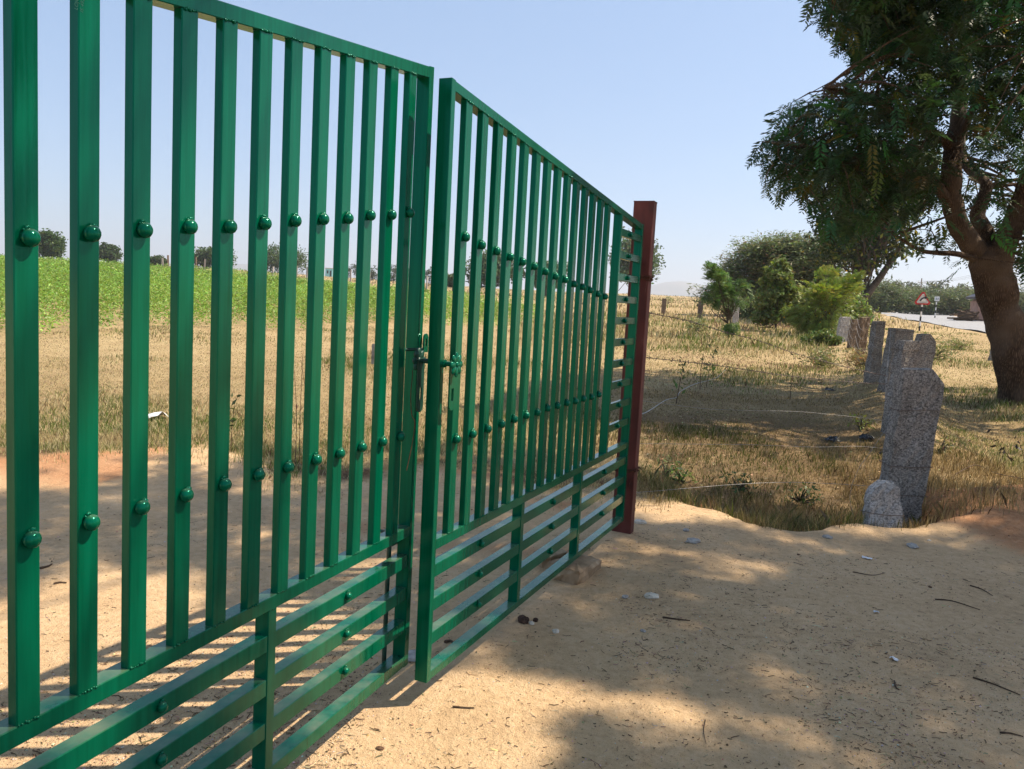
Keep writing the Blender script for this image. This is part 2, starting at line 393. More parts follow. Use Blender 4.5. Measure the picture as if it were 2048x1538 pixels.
# ------------------------------------------------------------------ ground
def axis_pts(lo, hi, step, far_lo, far_hi, g=1.13):
    mid = list(np.arange(lo, hi + 1e-6, step)); a = []; s = step; p = lo
    while p > far_lo: s *= g; p -= s; a.append(p)
    b = []; s = step; p = hi
    while p < far_hi: s *= g; p += s; b.append(p)
    return np.array(a[::-1] + mid + b)
gx = axis_pts(-5, 7.5, .045, -4000, 4000); gy = axis_pts(.6, 11, .045, -400, 5000)
GXX, GYY = np.meshgrid(gx, gy); ZZ = terrain(GXX, GYY)
nx, ny = len(gx), len(gy)
idx = np.arange(nx * ny).reshape(ny, nx)
FQ = np.stack([idx[:-1, :-1], idx[:-1, 1:], idx[1:, 1:], idx[1:, :-1]], -1).reshape(-1, 4)
def zones(X, Y):
    wide = 1 - sstep(.8, 1.6, X)
    e = Y - edgeY(X) + (fbm(X * 2.3, Y * 2.3, 3) - .44) * .55 + (fbm(X * .7, Y * .9 + 3, 3) - .44) * 2.2 * wide
    sand = 1 - sstep(-.1 - .7 * wide, .25 + .5 * wide, e)
    red = np.exp(-(((X - 4.7) / 1.3) ** 2 + ((Y - 6.4) / .7) ** 2)) * 1.15 + .95 * sstep(3.0, 3.9, X) * (1 - sstep(6.6, 7.2, Y)) * sstep(4.2, 5.6, Y)
    red = red + .9 * np.exp(-((e + .15) / .45) ** 2) * (1 - sstep(.9, 1.4, X)) * sstep(.42, .6, fbm(X * .8 + 3, Y * .8, 3))
    red = red + sstep(.56, .72, fbm(X * .5, Y * .5 + 40, 4)) * sstep(.4, 2, e) * .12
    red = red + .72 * sstep(.36, .56, fbm(X * .55 + 9, Y * .7, 4)) * sstep(-3.2, -1.0, e) * (1 - sstep(-.1, .5, e)) * (1 - sstep(.4, 1.0, X)) * sstep(4.2, 5.2, Y + .4 * (X + 1.5))
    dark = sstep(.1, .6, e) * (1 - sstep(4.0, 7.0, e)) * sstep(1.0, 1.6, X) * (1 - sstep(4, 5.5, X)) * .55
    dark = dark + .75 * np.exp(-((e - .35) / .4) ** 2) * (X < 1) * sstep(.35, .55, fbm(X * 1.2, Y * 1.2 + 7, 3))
    return np.clip(sand, 0, 1), np.clip(red, 0, 1), np.clip(dark, 0, 1)
zs, zr, zd = zones(GXX, GYY)
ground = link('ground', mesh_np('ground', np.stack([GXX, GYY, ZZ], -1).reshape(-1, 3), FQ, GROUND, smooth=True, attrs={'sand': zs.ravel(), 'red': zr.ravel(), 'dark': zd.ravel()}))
tag(ground, kind='structure')

# road on the right, running away beyond the stone row
rc = spline([(4, -60), (12.0, -25), (18.6, 0), (23.5, 18), (28.0, 36), (32.4, 53), (38, 72), (47, 92), (60, 110), (90, 135), (160, 170)], 14)
tn = np.gradient(rc, axis=0); tn /= np.linalg.norm(tn, axis=1)[:, None]; nm = np.stack([tn[:, 1], -tn[:, 0]], 1)
def strip(w0, w1, dz, k=9):
    V = []; off = np.linspace(w0, w1, k)
    for i in range(len(rc)):
        c = rc[i] + nm[i] * ((w0 + w1) / 2)
        for j in range(k):
            q = rc[i] + nm[i] * off[j]; V.append((q[0], q[1], tz(q[0], q[1]) + dz - .03 * ((off[j]) / 4) ** 2))
    F = [(i * k + j, i * k + j + 1, (i + 1) * k + j + 1, (i + 1) * k + j) for i in range(len(rc) - 1) for j in range(k - 1)]
    return np.array(V), F
tag(link('road', mesh_np('road', *strip(-3.6, 3.6, .09), ASPH, smooth=True)), kind='structure')
SHOULD = mat_noise('shoulder_dirt', [(.3, (.36, .21, .11)), (.7, (.55, .36, .22))], 3, .95, bs=.3, bd=.02)
tag(link('road_shoulder', mesh_np('road_shoulder', *strip(3.3, 7.5, .062), SHOULD, smooth=True)), kind='structure')

# far hills
def hill(pts, Y, depth):
    mb = []
    xs = [atY(u, 600, Y)[0] for u, v in pts]; zt_ = [atY(u, v, Y)[2] for u, v in pts]
    X = np.linspace(xs[0], xs[-1], 60); Z = np.interp(X, xs, zt_) + (fbm(X * .004, X * 0, 4) - .45) * 30
    V = []; m = 7
    for x, z in zip(X, Z):
        for j in range(m):
            t = j / (m - 1) * 2 - 1; V.append((x, Y + t * depth, -20 + max(0, z + 20) * (1 - t * t) ** .8))
    F = [(i * m + j, (i + 1) * m + j, (i + 1) * m + j + 1, i * m + j + 1) for i in range(59) for j in range(m - 1)]
    return np.array(V), F
tag(link('hills', mesh_np('hills', *hill([(1180, 610), (1260, 585), (1320, 566), (1365, 561), (1420, 572), (1500, 590), (1600, 600), (1760, 596), (1900, 606), (2050, 615)], 4300, 500), HILLM, smooth=True)), kind='structure')
tag(link('hills', mesh_np('hills', *hill([(250, 560), (330, 524), (440, 528), (520, 534), (640, 552), (760, 560), (900, 572), (1000, 580), (1150, 600)], 4400, 500), HILLM, smooth=True)), kind='structure')

# ------------------------------------------------------------------ gate leaves
def stud_mesh(r, name):
    mb = MB(); prof = [(0, 1.06), (.38, .99), (.70, .80), (.92, .50), (1.0, .15), (.97, -.15), (.86, -.45), (.8, -.62)]; n = 14
    V = []
    for a, h in prof[1:]:
        for j in range(n):
            p = 2 * math.pi * j / n; V.append((r * a * math.cos(p), -(r * (h + .55) * .86), r * a * math.sin(p)))
    V.append((0, -(r * 1.61 * .86), 0)); k = len(V) - 1; F = [(k, (j + 1) % n, j) for j in range(n)]
    for i in range(len(prof) - 2):
        for j in range(n): F.append((i * n + j, i * n + (j + 1) % n, (i + 1) * n + (j + 1) % n, (i + 1) * n + j))
    mb.add(V, F)
    rr = np.random.default_rng(5)
    for q in range(4):   # weld blobs above the dome
        W, G = lumpy(6, 5, q, .5); s = r * (.16 + .16 * rr.random())
        mb.add(W * s + np.array([(rr.random() - .5) * r * .9, -r * (.15 + .2 * rr.random()), r * (.95 + .12 * rr.random())]), G)
    return mb.mesh(name, GREEN, smooth=True)
STUD_B = stud_mesh(.0172, 'bar_stud'); STUD_S = stud_mesh(.0135, 'slat_stud')

def weld(mb, x0, x1, y, z, r, seed, slope=0):
    rr = np.random.default_rng(seed); n = max(3, int((x1 - x0) / .006))
    for i in range(n):
        x = x0 + (x1 - x0) * (i + rr.random() * .6) / n
        V, F = lumpy(5, 4, seed + i, .5, (1, .55, .8)); mb.add(V * r * (.6 + .7 * rr.random()) + np.array([x, y, z + slope * x + (rr.random() - .5) * r]), F)

def leaf(name, label, P, ang, tilt, sg, p):
    """sg=+1: bars run to +x from the meeting stile; sg=-1: to -x. Local y+ points behind the gate."""
    root = thing(name, label, 'gate', (P[0], P[1], 0)); root.rotation_euler = (0, -tilt, math.radians(90 - ang))
    X = lambda a, b: (a, b) if sg > 0 else (-b, -a)          # distances from the meeting edge -> local x range
    m = p['m']; zb, zbt, zmb, zmt, zt, zr = (p[k] for k in ('zb', 'zbt', 'zmb', 'zmt', 'zt', 'zr'))
    T = lambda x: zr + m * x
    LEN = p['len']; sw = p['sw']
    def part(nm_, V, F, mat=GREEN, smooth=False): return link(nm_, mesh_np(nm_, V, F, mat, smooth=smooth), root)
    a, b = X(0, sw); part('meeting_stile', *cbox(a, b, 0, .052, zb, zt, .002, 'z', (0, m)))
    a, b = X(LEN - .03, LEN); part('hinge_stile', *cbox(a, b, 0, .052, zb, zt, .002, 'z', (0, m)))
    a, b = X(sw, LEN - .03)
    V, F = cbox(a, b, .001, .051, zr, zt - .001, .002, 'x', (m, m)); part('top_rail', V, F)
    part('middle_rail', *cbox(a, b, .001, .049, zmb, zmt, .002, 'x'))
    part('bottom_rail', *cbox(a, b, .001, .051, zb + .001, zbt, .002, 'x'))
    wmb = MB()
    rj = np.random.default_rng(3 if sg > 0 else 4)
    # vertical bars with their two studs
    for k in range(14):
        t0 = p['tb'] + k * p['s'] + (rj.random() - .5) * .004; a, b = X(t0, t0 + .05)
        part('bar', *cbox(a, b, .0015, .0265, zmt, zr - .0005, .0022, 'z', (0, m)))
        x = (a + b) / 2
        for z in (p['d0'] + p['dm'] * x, 1.012 - (.022 * max(0, 1 - abs(x)) if sg > 0 else 0)):
            st = link('stud', STUD_B, root, (x + (rj.random() - .5) * .003, .0015, z + (rj.random() - .5) * .006), (0, (rj.random() - .5) * 1.2, 0))
        if k < 14:
            weld(wmb, a + .002, b - .002, -.0005, zr, .0042, 30 * k, m); weld(wmb, a + .002, b - .002, .0, zmt, .0036, 30 * k + 500)
    # slat panel next to the hinge stile
    a, b = X(2.09, 2.12); part('panel_stile', *cbox(a, b, .0005, .050, zmt, zr - .0005, .002, 'z', (0, m)))
    for k in range(10):
        zc = 1.956 - .1317 * k + (.004 if sg > 0 else .02); a, b = X(2.12, LEN - .03)
        part('slat', *cbox(a, b, .004, .03, zc - .0225, zc + .0225, .002, 'x'))
        link('stud', STUD_S, root, (sg * 2.30, .004, zc))
    # lower bays
    bays = [(sw, p['mul'][0] - .036), (p['mul'][0], p['mul'][1] - .036), (p['mul'][1], LEN - .03)]
    for q in p['mul']:
        a, b = X(q - .036, q); part('mullion', *cbox(a, b, .0015, .0485, zbt, zmb, .002, 'z'))
        weld(wmb, a + .002, b - .002, .0005, zmb, .0025, 900 + int(q * 10))
    for i, (s0, s1) in enumerate(bays):
        for zc in p['rz']:
            a, b = X(s0, s1); part('lower_rail', *cbox(a, b, .004, .046, zc - .0245, zc + .0245, .002, 'x'))
            xs = p['rs'][i]; link('stud', STUD_S, root, (sg * xs, .004, zc + .004))
    w = wmb.mesh('weld_beads', GREEN, True); o = link('weld_beads', w, root); o['kind'] = 'stuff'
    return root
P1, A1, P2, A2 = (-.3443, 2.9193), 20.1713, (-.2560, 2.7725), 24.0289
gate1 = leaf('gate_leaf', 'nearer green steel gate leaf, running out of the left edge of the picture', P1, A1, -.0024, -1,
             dict(m=.1597, zb=.094, zbt=.138, zmb=.6125, zmt=.652, zt=2.342, zr=2.3015, tb=.125, s=.1308, sw=.035, len=2.60, d0=1.826, dm=.161,
                  mul=(.866, 1.70), rz=(.517, .387, .259), rs=(.458, 1.257, 2.1)))
gate2 = leaf('gate_leaf', 'farther green steel gate leaf with flower knob, hung from the red-brown post', P2, A2, .006, 1,
             dict(m=-.0818, zb=.0935, zbt=.1275, zmb=.5945, zmt=.6332, zt=2.2652, zr=2.2288, tb=.1168, s=.1317, sw=.030, len=2.595, d0=1.752, dm=-.0985,
                  mul=(.858, 1.683), rz=(.512, .382, .252), rs=(.412, 1.232, 2.09)))

# --- latch, flower knobs and drop bolt (children of the leaves)
def flower_mesh():
    mb = MB(); n = 8
    for i in range(n):
        a = 2 * math.pi * i / n; V, F = lumpy(8, 6, i, .05, (.0148, .0055, .0215))
        c, s = math.cos(a), math.sin(a); W = V.copy(); W[:, 2] += .024
        R_ = np.array([[c, 0, s], [0, 1, 0], [-s, 0, c]]); mb.add(W @ R_.T, F)
    V, F = lumpy(12, 6, 3, 0, (.012, .008, .012)); mb.add(V, F)
    return mb.mesh('flower_knob', GREEN, True)
FL = flower_mesh(); zk = 1.284
link('flower_knob', FL, gate2, (.016, -.058, zk)); fb = link('flower_knob', FL, gate2, (.012, .094, zk + .004)); fb.data = FL.copy(); fb.data.materials[0] = GREEN_IN; fb['label'] = 'dark iron flower knob at the back of the stile'
def ytube(x, z, y0, y1, r, n=12): return tube([(x, y0, z), (x, y1, z)], r, n)
link('bolt_shaft', mesh_np('bolt_shaft', *ytube(.016, zk, -.054, 0, .009), GREEN, smooth=False), gate2)
link('bolt_shaft', mesh_np('bolt_shaft', *ytube(.014, zk + .003, .052, .090, .009), GREEN_IN), gate2)
link('bolt_collar', mesh_np('bolt_collar', *ytube(.016, zk, -.014, .0, .014), GREEN), gate2)
def slot_plate(x0, x1, y, z0, z1, s0, s1):
    """flat lever with a rounded foot and a slot cut through it"""
    xm = (x0 + x1) / 2; hw = (x1 - x0) / 2; outer = [(x0, z1), (x1, z1)]
    outer += [(xm + hw * math.cos(t), z0 + hw + hw * math.sin(t)) for t in np.linspace(0, -math.pi, 9)]
    w = hw * .38; inner = [(xm - w, s1)] + [(xm + w, s1)] + [(xm + w * math.cos(t), s0 + w * math.sin(t)) for t in np.linspace(0, -math.pi, 9)]
    n = len(outer); V = []; F = []
    for yy in (y, y + .006):
        V += [(a, yy, b) for a, b in outer] + [(a, yy, b) for a, b in inner]
    for s in (0, 2 * n):
        for i in range(n):
            j = (i + 1) % n; F.append((s + i, s + j, s + n + j, s + n + i) if s == 0 else (s + j, s + i, s + n + i, s + n + j))
    for o in (0, n):
        for i in range(n):
            j = (i + 1) % n; F.append((o + i, o + j, 2 * n + o + j, 2 * n + o + i))
    return np.array(V), F
link('latch_plate', mesh_np('latch_plate', *slot_plate(.018, .062, -.034, 1.115, 1.296, 1.155, 1.195), GREEN), gate2)
link('latch_plate', mesh_np('latch_plate', *slot_plate(-.012, .030, .080, 1.10, 1.29, 1.15, 1.19), GREEN_IN), gate2)
mb = MB(); mb.tube(spline([(.0, .112, 1.25), (-.02, .10, 1.22), (-.05, .085, 1.17), (-.055, .075, 1.10), (-.04, .07, 1.07), (-.05, .07, 1.0), (-.075, .075, .9)], 5), .0014, 6)
link('tie_wire', mb.mesh('tie_wire', RUST), gate2)
mb = MB(); mb.tube([(-.155, .035, 1.322), (.002, -.008, 1.322)], .0058, 10); link('latch_rod', mb.mesh('latch_rod', GREEN_IN), gate1)
V, F = slot_plate(-.017, .017, 0, -.036, .034, -.012, .012); R90 = np.array(V); R90 = np.stack([R90[:, 0] + .004, R90[:, 1] - .014, -R90[:, 2] + 1.345], 1)
link('latch_eye', mesh_np('latch_eye', R90, [f[::-1] for f in F], GREEN), gate1)
link('latch_block', mesh_np('latch_block', *cbox(-.215, -.195, .055, .09, 1.27, 1.34, .002), PEB[0]), gate1)
mb = MB(); mb.tube([(-.052, .075, .66), (-.052, .075, .60), (-.052, .078, .4), (-.052, .078, .06)], .009, 10); mb.tube([(-.052, .075, .62), (-.052, .12, .62), (-.052, .135, .60)], .007, 8)
link('drop_rod', mb.mesh('drop_rod', GREEN_IN), gate1)
mb = MB(); mb.add(*cbox(-.13, -.02, .050, .088, .592, .604, .002, 'x')); mb.add(*cbox(-.075, -.03, .0515, .094, .575, .632, .002)); mb.add(*cbox(-.075, -.03, .0515, .094, .2, .22, .002))
link('drop_bolt_bracket', mb.mesh('drop_bolt_bracket', GREEN_IN), gate1)
# stamped maker's mark on the second visible bar
def text_mesh(s, size, mat, name):
    c = bpy.data.curves.new(name, 'FONT'); c.body = s; c.size = size; c.extrude = .0002
    o = bpy.data.objects.new(name, c); COL.objects.link(o); bpy.context.view_layer.update()
    me = bpy.data.meshes.new_from_object(o.evaluated_get(bpy.context.evaluated_depsgraph_get())); COL.objects.unlink(o); bpy.data.objects.remove(o)
    me.materials.clear(); me.materials.append(mat); return me
STAMP = flat('stamp_green', (.002, .075, .05), .5)
for s, dx in (('LOJOL', -1.4845), ('IS 4923', -1.4725)):
    o = link('stamped_mark', text_mesh(s, .0105, STAMP, 'stamped_mark'), gate1, (dx, .0013, 2.005), (math.pi / 2, math.radians(-84), 0))

# ------------------------------------------------------------------ gate posts
def gate_post(label, org, ang, x0, flip=1):
    r = thing('gate_post', label, 'post', (org[0], org[1], 0), math.radians(90 - ang))
    mb = MB(); zs_ = np.linspace(-.2, 2.235, 14); rr = np.random.default_rng(8)
    mb.add(*cbox(x0, x0 + .085 * flip if flip > 0 else x0, -.035, .10, -.25, 2.225, .004)) if flip > 0 else mb.add(*cbox(x0 - .085, x0, -.035, .10, -.25, 2.225, .004))
    link('post_body', mb.mesh('post_body', REDOX), r)
    a, b = (x0 - .0015, x0 + .0865) if flip > 0 else (x0 - .0865, x0 + .0015)
    link('cap_plate', mesh_np('cap_plate', *cbox(a, b, -.0365, .1015, 2.226, 2.232, .001), REDOX), r)
    for z in (1.82, .36):
        mb = MB(); q = 2.60 * flip; mb.tube([(q, .03, z), (x0 + .01 * flip, .03, z)], .011, 8); mb.tube([(q + .03 * flip, .03, z - .03), (q + .03 * flip, .03, z + .03)], .015, 10)
        link('hinge_pin', mb.mesh('hinge_pin', REDOX), r)
    return r
gate_post('tall red-brown painted steel post at the far end of the gate', P2, A2, 2.655, 1)
gate_post('red-brown painted steel post that hangs the nearer gate leaf, at far left', P1, A1, -2.655, -1)
T2 = np.array([math.sin(math.radians(A2)), math.cos(math.radians(A2)), 0]); N2 = np.array([math.cos(math.radians(A2)), -math.sin(math.radians(A2)), 0])
def lp2(t, n, z): return np.array([P2[0], P2[1], 0]) + T2 * t + N2 * n + np.array([0, 0, z])
def wrap(z, turns, seed, label):
    rr = np.random.default_rng(seed); pts = []
    ring = [(2.65, .04), (2.745, .04), (2.745, -.105), (2.65, -.105)]
    for k in range(turns * 4):
        t, n = ring[k % 4]; pts.append(lp2(t + (rr.random() - .5) * .008, n + (rr.random() - .5) * .008, z + (rr.random() - .5) * .035))
    mb = MB()
    for k in range(len(pts) - 1):
        a, b = pts[k], pts[k + 1]; c = (a + b) / 2 + (rr.random(3) - .5) * .012; mb.tube([a, c, b], .0038, 5, False)
    for k in range(5):
        a = pts[k * 3 + 2]; mb.tube([a, a + (rr.random(3) - .4) * .06, a + (rr.random(3) - .5) * .12 + np.array([0, 0, -.03 * k])], .0018, 5)
    tag(link('wire_tie', mb.mesh('wire_tie', RUST)), label, 'wire')
wrap(1.735, 9, 2, 'thick bundle of rusty wire wound round the upper part of the gate post')
wrap(.44, 4, 4, 'small rusty wire binding round the lower part of the gate post')

# ------------------------------------------------------------------ granite fence posts
def slab_mesh(outline, thick, mat, seed, nz=16, nw=6, rough=.010, name='slab'):
    """outline: list of (z, left, right, shift_back) rows; front face towards -y"""
    o = np.array(outline, float); z = np.linspace(o[0, 0], o[-1, 0], nz); lft = np.interp(z, o[:, 0], o[:, 1]); rgt = np.interp(z, o[:, 0], o[:, 2])
    rr = np.random.default_rng(seed); nd = 3; ringp = []
    per = [(i / nw, 0) for i in range(nw)] + [(1, j / nd) for j in range(nd)] + [(1 - i / nw, 1) for i in range(nw)] + [(0, 1 - j / nd) for j in range(nd)]
    n = len(per); V = []
    for k in range(nz):
        for a, b in per:
            V.append((lft[k] + (rgt[k] - lft[k]) * a, thick * b, z[k]))
    V = np.array(V); jit = (rr.random(V.shape) - .5) * 2 * rough; jit[:, 2] *= .4
    low = (fbm(V[:, 0] * 6 + seed, V[:, 2] * 6 + V[:, 1] * 5, 3) - .44) * rough * 1.6
    V = V + jit; V[:, 1] += np.where(V[:, 1] < thick * .5, -low, low)
    top = (rr.random() - .5) * .1
    V[-n:, 2] += V[-n:, 0] * top + (rr.random(n) - .5) * .012
    F = [(k * n + i, k * n + (i + 1) % n, (k + 1) * n + (i + 1) % n, (k + 1) * n + i) for k in range(nz - 1) for i in range(n)]
    V = np.vstack([V, V[-n:].mean(0) + [0, 0, .008]]); F += [((nz - 1) * n + i, (nz - 1) * n + (i + 1) % n, len(V) - 1) for i in range(n)]
    return mesh_np(name, V, F, mat)
def band_mesh(outline, thick, z, seed):
    o = np.array(outline, float); l_, r_ = np.interp(z, o[:, 0], o[:, 1]) - .012, np.interp(z, o[:, 0], o[:, 2]) + .012
    rr = np.random.default_rng(seed); q = [(l_, -.014), ((l_ + r_) / 2, -.016), (r_, -.014), (r_, thick + .014), (l_, thick + .014), (l_, -.014)]
    pts = [(a, b, z + (rr.random() - .5) * .02) for a, b in q]; pts[-1] = pts[0]
    mb = MB(); mb.tube(pts, .0032, 5, False); mb.tube([pts[0], (pts[0][0] - .01, -.04, z - .02)], .0025, 5)
    return mb.mesh('wire_loop', WIRE_OLD)
SLABS = {}
def fence_stone(label, u, v, Y, outline, thick, mat, seed, bands=(), yaw=0., lean=(0, 0), vtop=None):
    """u,v: pixel of the foot; Y: distance (None: where the pixel meets the ground)"""
    p = hit(u, v) if Y is None else atY(u, v, Y); zg = tz(p[0], p[1])
    r = thing('stone_post', label, 'stone post', (p[0], p[1], zg), yaw, 'granite slab posts of the roadside fence')
    r.rotation_euler = (lean[0], lean[1], yaw)
    if vtop is not None:
        zt_ = atY(u, vtop, p[1])[2] - zg; kz = zt_ / outline[-1][0]; outline = [(a * kz, b, c) for a, b, c in outline]
    out = [(-.35, outline[0][1], outline[0][2])] + list(outline)
    link('slab', slab_mesh(out, thick, mat, seed), r)
    for i, z in enumerate(bands): link('wire_loop', band_mesh(out, thick, z, seed * 10 + i), r)
    SLABS[label] = p; return r, p
W = lambda px, Y: px / FPX * Y
# big tapering slab and the short pale one beside the mouth of the ditch
fence_stone('big rough granite slab, widest at its slanted top, nearest to the gate', 1822, 1005, 6.45,
            [(0, -.19, .085), (.29, -.21, .116), (.6, -.21, .14), (.82, -.175, .16), (.95, -.18, .185), (1.08, -.185, .18), (1.125, -.18, .08)], .15, GRAN, 11, (.30, .55, 1.02), .05, vtop=738)
fence_stone('short pale granite slab with a rounded top standing on the sand edge', 1771, 1047, 5.85,
            [(0, -.13, .128), (.13, -.125, .13), (.26, -.115, .118), (.335, -.10, .11), (.375, -.06, .095), (.39, -.01, .06)], .11, GRANP, 12, (.145,), .05, (-.1, 0))
fence_stone('grey granite slab right behind the big tapering one', 1796, 900, 9.3,
            [(0, -.16, .15), (.5, -.13, .15), (1.0, -.09, .16), (1.36, -.06, .20)], .15, GRAN, 13, (.45, .75, 1.02), .25, (0, 0), vtop=681)
fence_stone('grey slab with a pale vertical joint, behind the two nearest slabs', 1790, 815, 12.6,
            [(0, -.22, .17), (.6, -.18, .19), (1.15, -.13, .225)], .18, GRAN, 14, (.4, .7, 1.0), .3, (0, 0), vtop=657)
fence_stone('squat grey slab standing right of the others, on the tree side', 1843, 812, 11.3,
            [(0, -.12, .13), (.6, -.12, .12), (1.12, -.12, .12), (1.17, -.1, .04)], .15, GRAN, 15, (.55, .85), .2, vtop=668)
fence_stone('slim dark grey slab, fifth along the stone row', 1748, 765, None,
            [(0, -.12, .12), (.6, -.095, .11), (1.28, -.07, .13)], .13, GRAN, 16, (.5, .75, 1.05), .3, (0, 0), vtop=642)
fence_stone('brownish slab taller than its neighbours in the far part of the row', 1722, 719, None,
            [(0, -.12, .12), (.7, -.11, .13), (1.32, -.08, .18)], .13, GRANB, 17, (.45, .8, 1.1), .3, (0, 0), vtop=635)
fence_stone('dark brown slab between the tall brownish one and the last grey one', 1707, 698, None,
            [(0, -.15, .12), (1.28, -.11, .16)], .14, GRANB, 18, (.5, .9), .3, vtop=639)
fence_stone('last broad bluish grey slab of the row, against the bushes', 1686, 686, None,
            [(0, -.22, .20), (.7, -.20, .20), (1.3, -.16, .22)], .14, GRANP, 19, (.6,), .2, vtop=634)
fence_stone('small boundary stone half hidden behind the big tree trunk', 1991, 722, None,
            [(0, -.16, .16), (.3, -.13, .13), (.42, -.06, .08)], .14, GRAN, 20)
for u, v, Y, h, mt, lb in [(1328, 618, 50, 1.0, GRANB, 'leftmost thin post far out in the dry grass, right of the gate post'), (1401, 628, 42, 1.0, GRANB, 'thin brownish post far out in the dry grass, middle of three'), (1473, 632, 37, 1.35, GRANP, 'thin pale post far out in the dry grass, near the feathery tree')]:
    p = atY(u, v, Y); w = .12
    fence_stone(lb, u, v, Y, [(0, -w, w), (h, -w * .9, w)], .15, mt, int(u), (), .2)

# ------------------------------------------------------------------ fence wires from the gate post to the stones
def wire(label, px, y0, y1, barb, mat, r=.0030):
    n = len(px); pts = [atY(u, v, y0 + (y1 - y0) * i / (n - 1)) for i, (u, v) in enumerate(px)]
    pts = spline(pts, 8); mb = MB(); mb.tube(pts, r, 5); rr = np.random.default_rng(int(px[0][1]))
    if barb:
        s = np.concatenate([[0], np.cumsum(np.linalg.norm(np.diff(pts, axis=0), axis=1))])
        for d in np.arange(.1, s[-1], .11):
            c = np.array([np.interp(d, s, pts[:, k]) for k in range(3)]); e = rr.normal(size=3); e /= np.linalg.norm(e)
            mb.tube([c - e * .018, c + e * .018], r * .75, 4); e = rr.normal(size=3); e /= np.linalg.norm(e); mb.tube([c - e * .015, c + e * .015], r * .75, 4)
    tag(link('fence_wire', mb.mesh('fence_wire', mat)), label, 'wire', 'wires between gate post and stone slabs')
wire('topmost barbed wire, slanting down from the gate post to the stone row', [(1276, 618), (1300, 626), (1377, 642), (1453, 665), (1520, 682), (1588, 706), (1673, 729), (1736, 744), (1775, 752)], 5.2, 9.2, True, WIRE_OLD)
wire('second barbed wire from the top, below the slanting one', [(1270, 711), (1292, 715), (1419, 729), (1503, 741), (1588, 753), (1715, 765), (1772, 768)], 5.2, 9.2, True, WIRE_OLD)
wire('thin pale wire, third from the top between gate post and stones', [(1255, 797), (1267, 799), (1356, 811), (1419, 818), (1503, 821), (1609, 824), (1736, 837), (1768, 842)], 5.1, 9.2, False, STEEL, .0015)
wire('pale smooth wire across the shaded ditch, second from the bottom', [(1246, 886), (1258, 887), (1355, 888), (1503, 889.6), (1630, 894), (1715, 892.5), (1768, 897)], 5.1, 8.9, False, STEEL, .0017)
wire('lowest pale wire, sagging upwards over the ditch grass', [(1236, 990), (1250, 987), (1334, 980), (1427, 972), (1520, 966), (1609, 965), (1736, 972), (1775, 978)], 5.1, 6.5, False, STEEL, .0017)
wire('loose pale wire hanging steeply from the stone slab into the ditch', [(1800, 790), (1785, 840), (1765, 868), (1740, 905), (1716, 940), (1700, 990), (1708, 1040)], 6.5, 6.3, False, STEEL, .0015)
# strands sagging along the stone row
rowL = [k for k in SLABS if k.startswith(('grey granite slab right', 'grey slab with', 'slim dark', 'brownish slab taller', 'dark brown slab', 'last broad'))]
pr = [SLABS[k] for k in rowL]
nmn = ['lowest', 'second lowest', 'middle', 'upper', 'top']
for h, nme in zip((.35, .6, .85, 1.05), ('lowest', 'second lowest', 'second highest', 'highest')):
    mb = MB()
    for a, b in zip(pr[:-1], pr[1:]):
        pts = [np.array([*(a[:2] + (b[:2] - a[:2]) * t), 0]) for t in np.linspace(0, 1, 9)]
        za, zb_ = tz(a[0], a[1]) + h, tz(b[0], b[1]) + h
        for i, t in enumerate(np.linspace(0, 1, 9)): pts[i][2] = za + (zb_ - za) * t - .20 * 4 * t * (1 - t) * (.6 + h * .4); pts[i][0] -= .2
        mb.tube(pts, .003, 5, False)
    tag(link('fence_wire', mb.mesh('fence_wire', STEEL)), f'{nme} sagging wire strung along the receding stone row', 'wire', 'wires along the stone row')

# ------------------------------------------------------------------ foliage helpers
def unit(a): return a / (np.linalg.norm(a, axis=-1, keepdims=True) + 1e-9)
def diamonds(C, D, S, Ln, Wd, bend=None):
    Ln = np.asarray(Ln)[..., None] * .5; Wd = np.asarray(Wd)[..., None] * .5
    V = np.stack([C - D * Ln, C + S * Wd - D * Ln * .15, C + D * Ln, C - S * Wd - D * Ln * .15], -2)
    V = V.reshape(-1, 3); return V, np.arange(len(V)).reshape(-1, 4)
def fronds(P, D, size, pairs, col, droop=.35, wr=.30, g=rng):
    n = len(P); up = np.tile([0, 0, 1.], (n, 1)) + g.normal(size=(n, 3)) * .25
    S = unit(np.cross(D, up)); size = np.broadcast_to(np.asarray(size, float), (n,)) * (.75 + .5 * g.random(n))
    j = (np.arange(pairs) + 1) / pairs
    pos = P[:, None] + D[:, None] * (size[:, None] * j)[..., None]
    pos[..., 2] -= droop * size[:, None] * j ** 2
    out = []
    for sg in (-1, 1):
        d = unit(S[:, None] * sg * .85 + D[:, None] * .45 + np.array([0, 0, -.28]) + g.normal(size=pos.shape) * .12)
        l = size[:, None] * .46 * (1 - .35 * np.abs(j - .45) * 1.6)
        nrm = unit(np.cross(S, D))[:, None] * np.ones_like(pos)
        w = unit(np.cross(nrm, d))
        V, F = diamonds(pos + d * (l * .5)[..., None], d, w, l, l * wr); out.append(V)
    V = np.concatenate(out); k = pairs * 4
    c = np.concatenate([np.repeat(col, k, 0)] * 2)
    return V, np.arange(len(V)).reshape(-1, 4), c
def leaves(P, size, col, flatness=0., asp=.45, g=rng, dirs=None):
    n = len(P); D = unit(g.normal(size=(n, 3)) * np.array([1, 1, 1 - flatness]) if dirs is None else dirs + g.normal(size=(n, 3)) * .45)
    S = unit(np.cross(D, g.normal(size=(n, 3)) + np.array([0, 0, 3. * flatness])))
    l = size * (.6 + .8 * g.random(n)); V, F = diamonds(P, D, S, l, l * asp)
    return V, F, np.repeat(col, 4, 0)
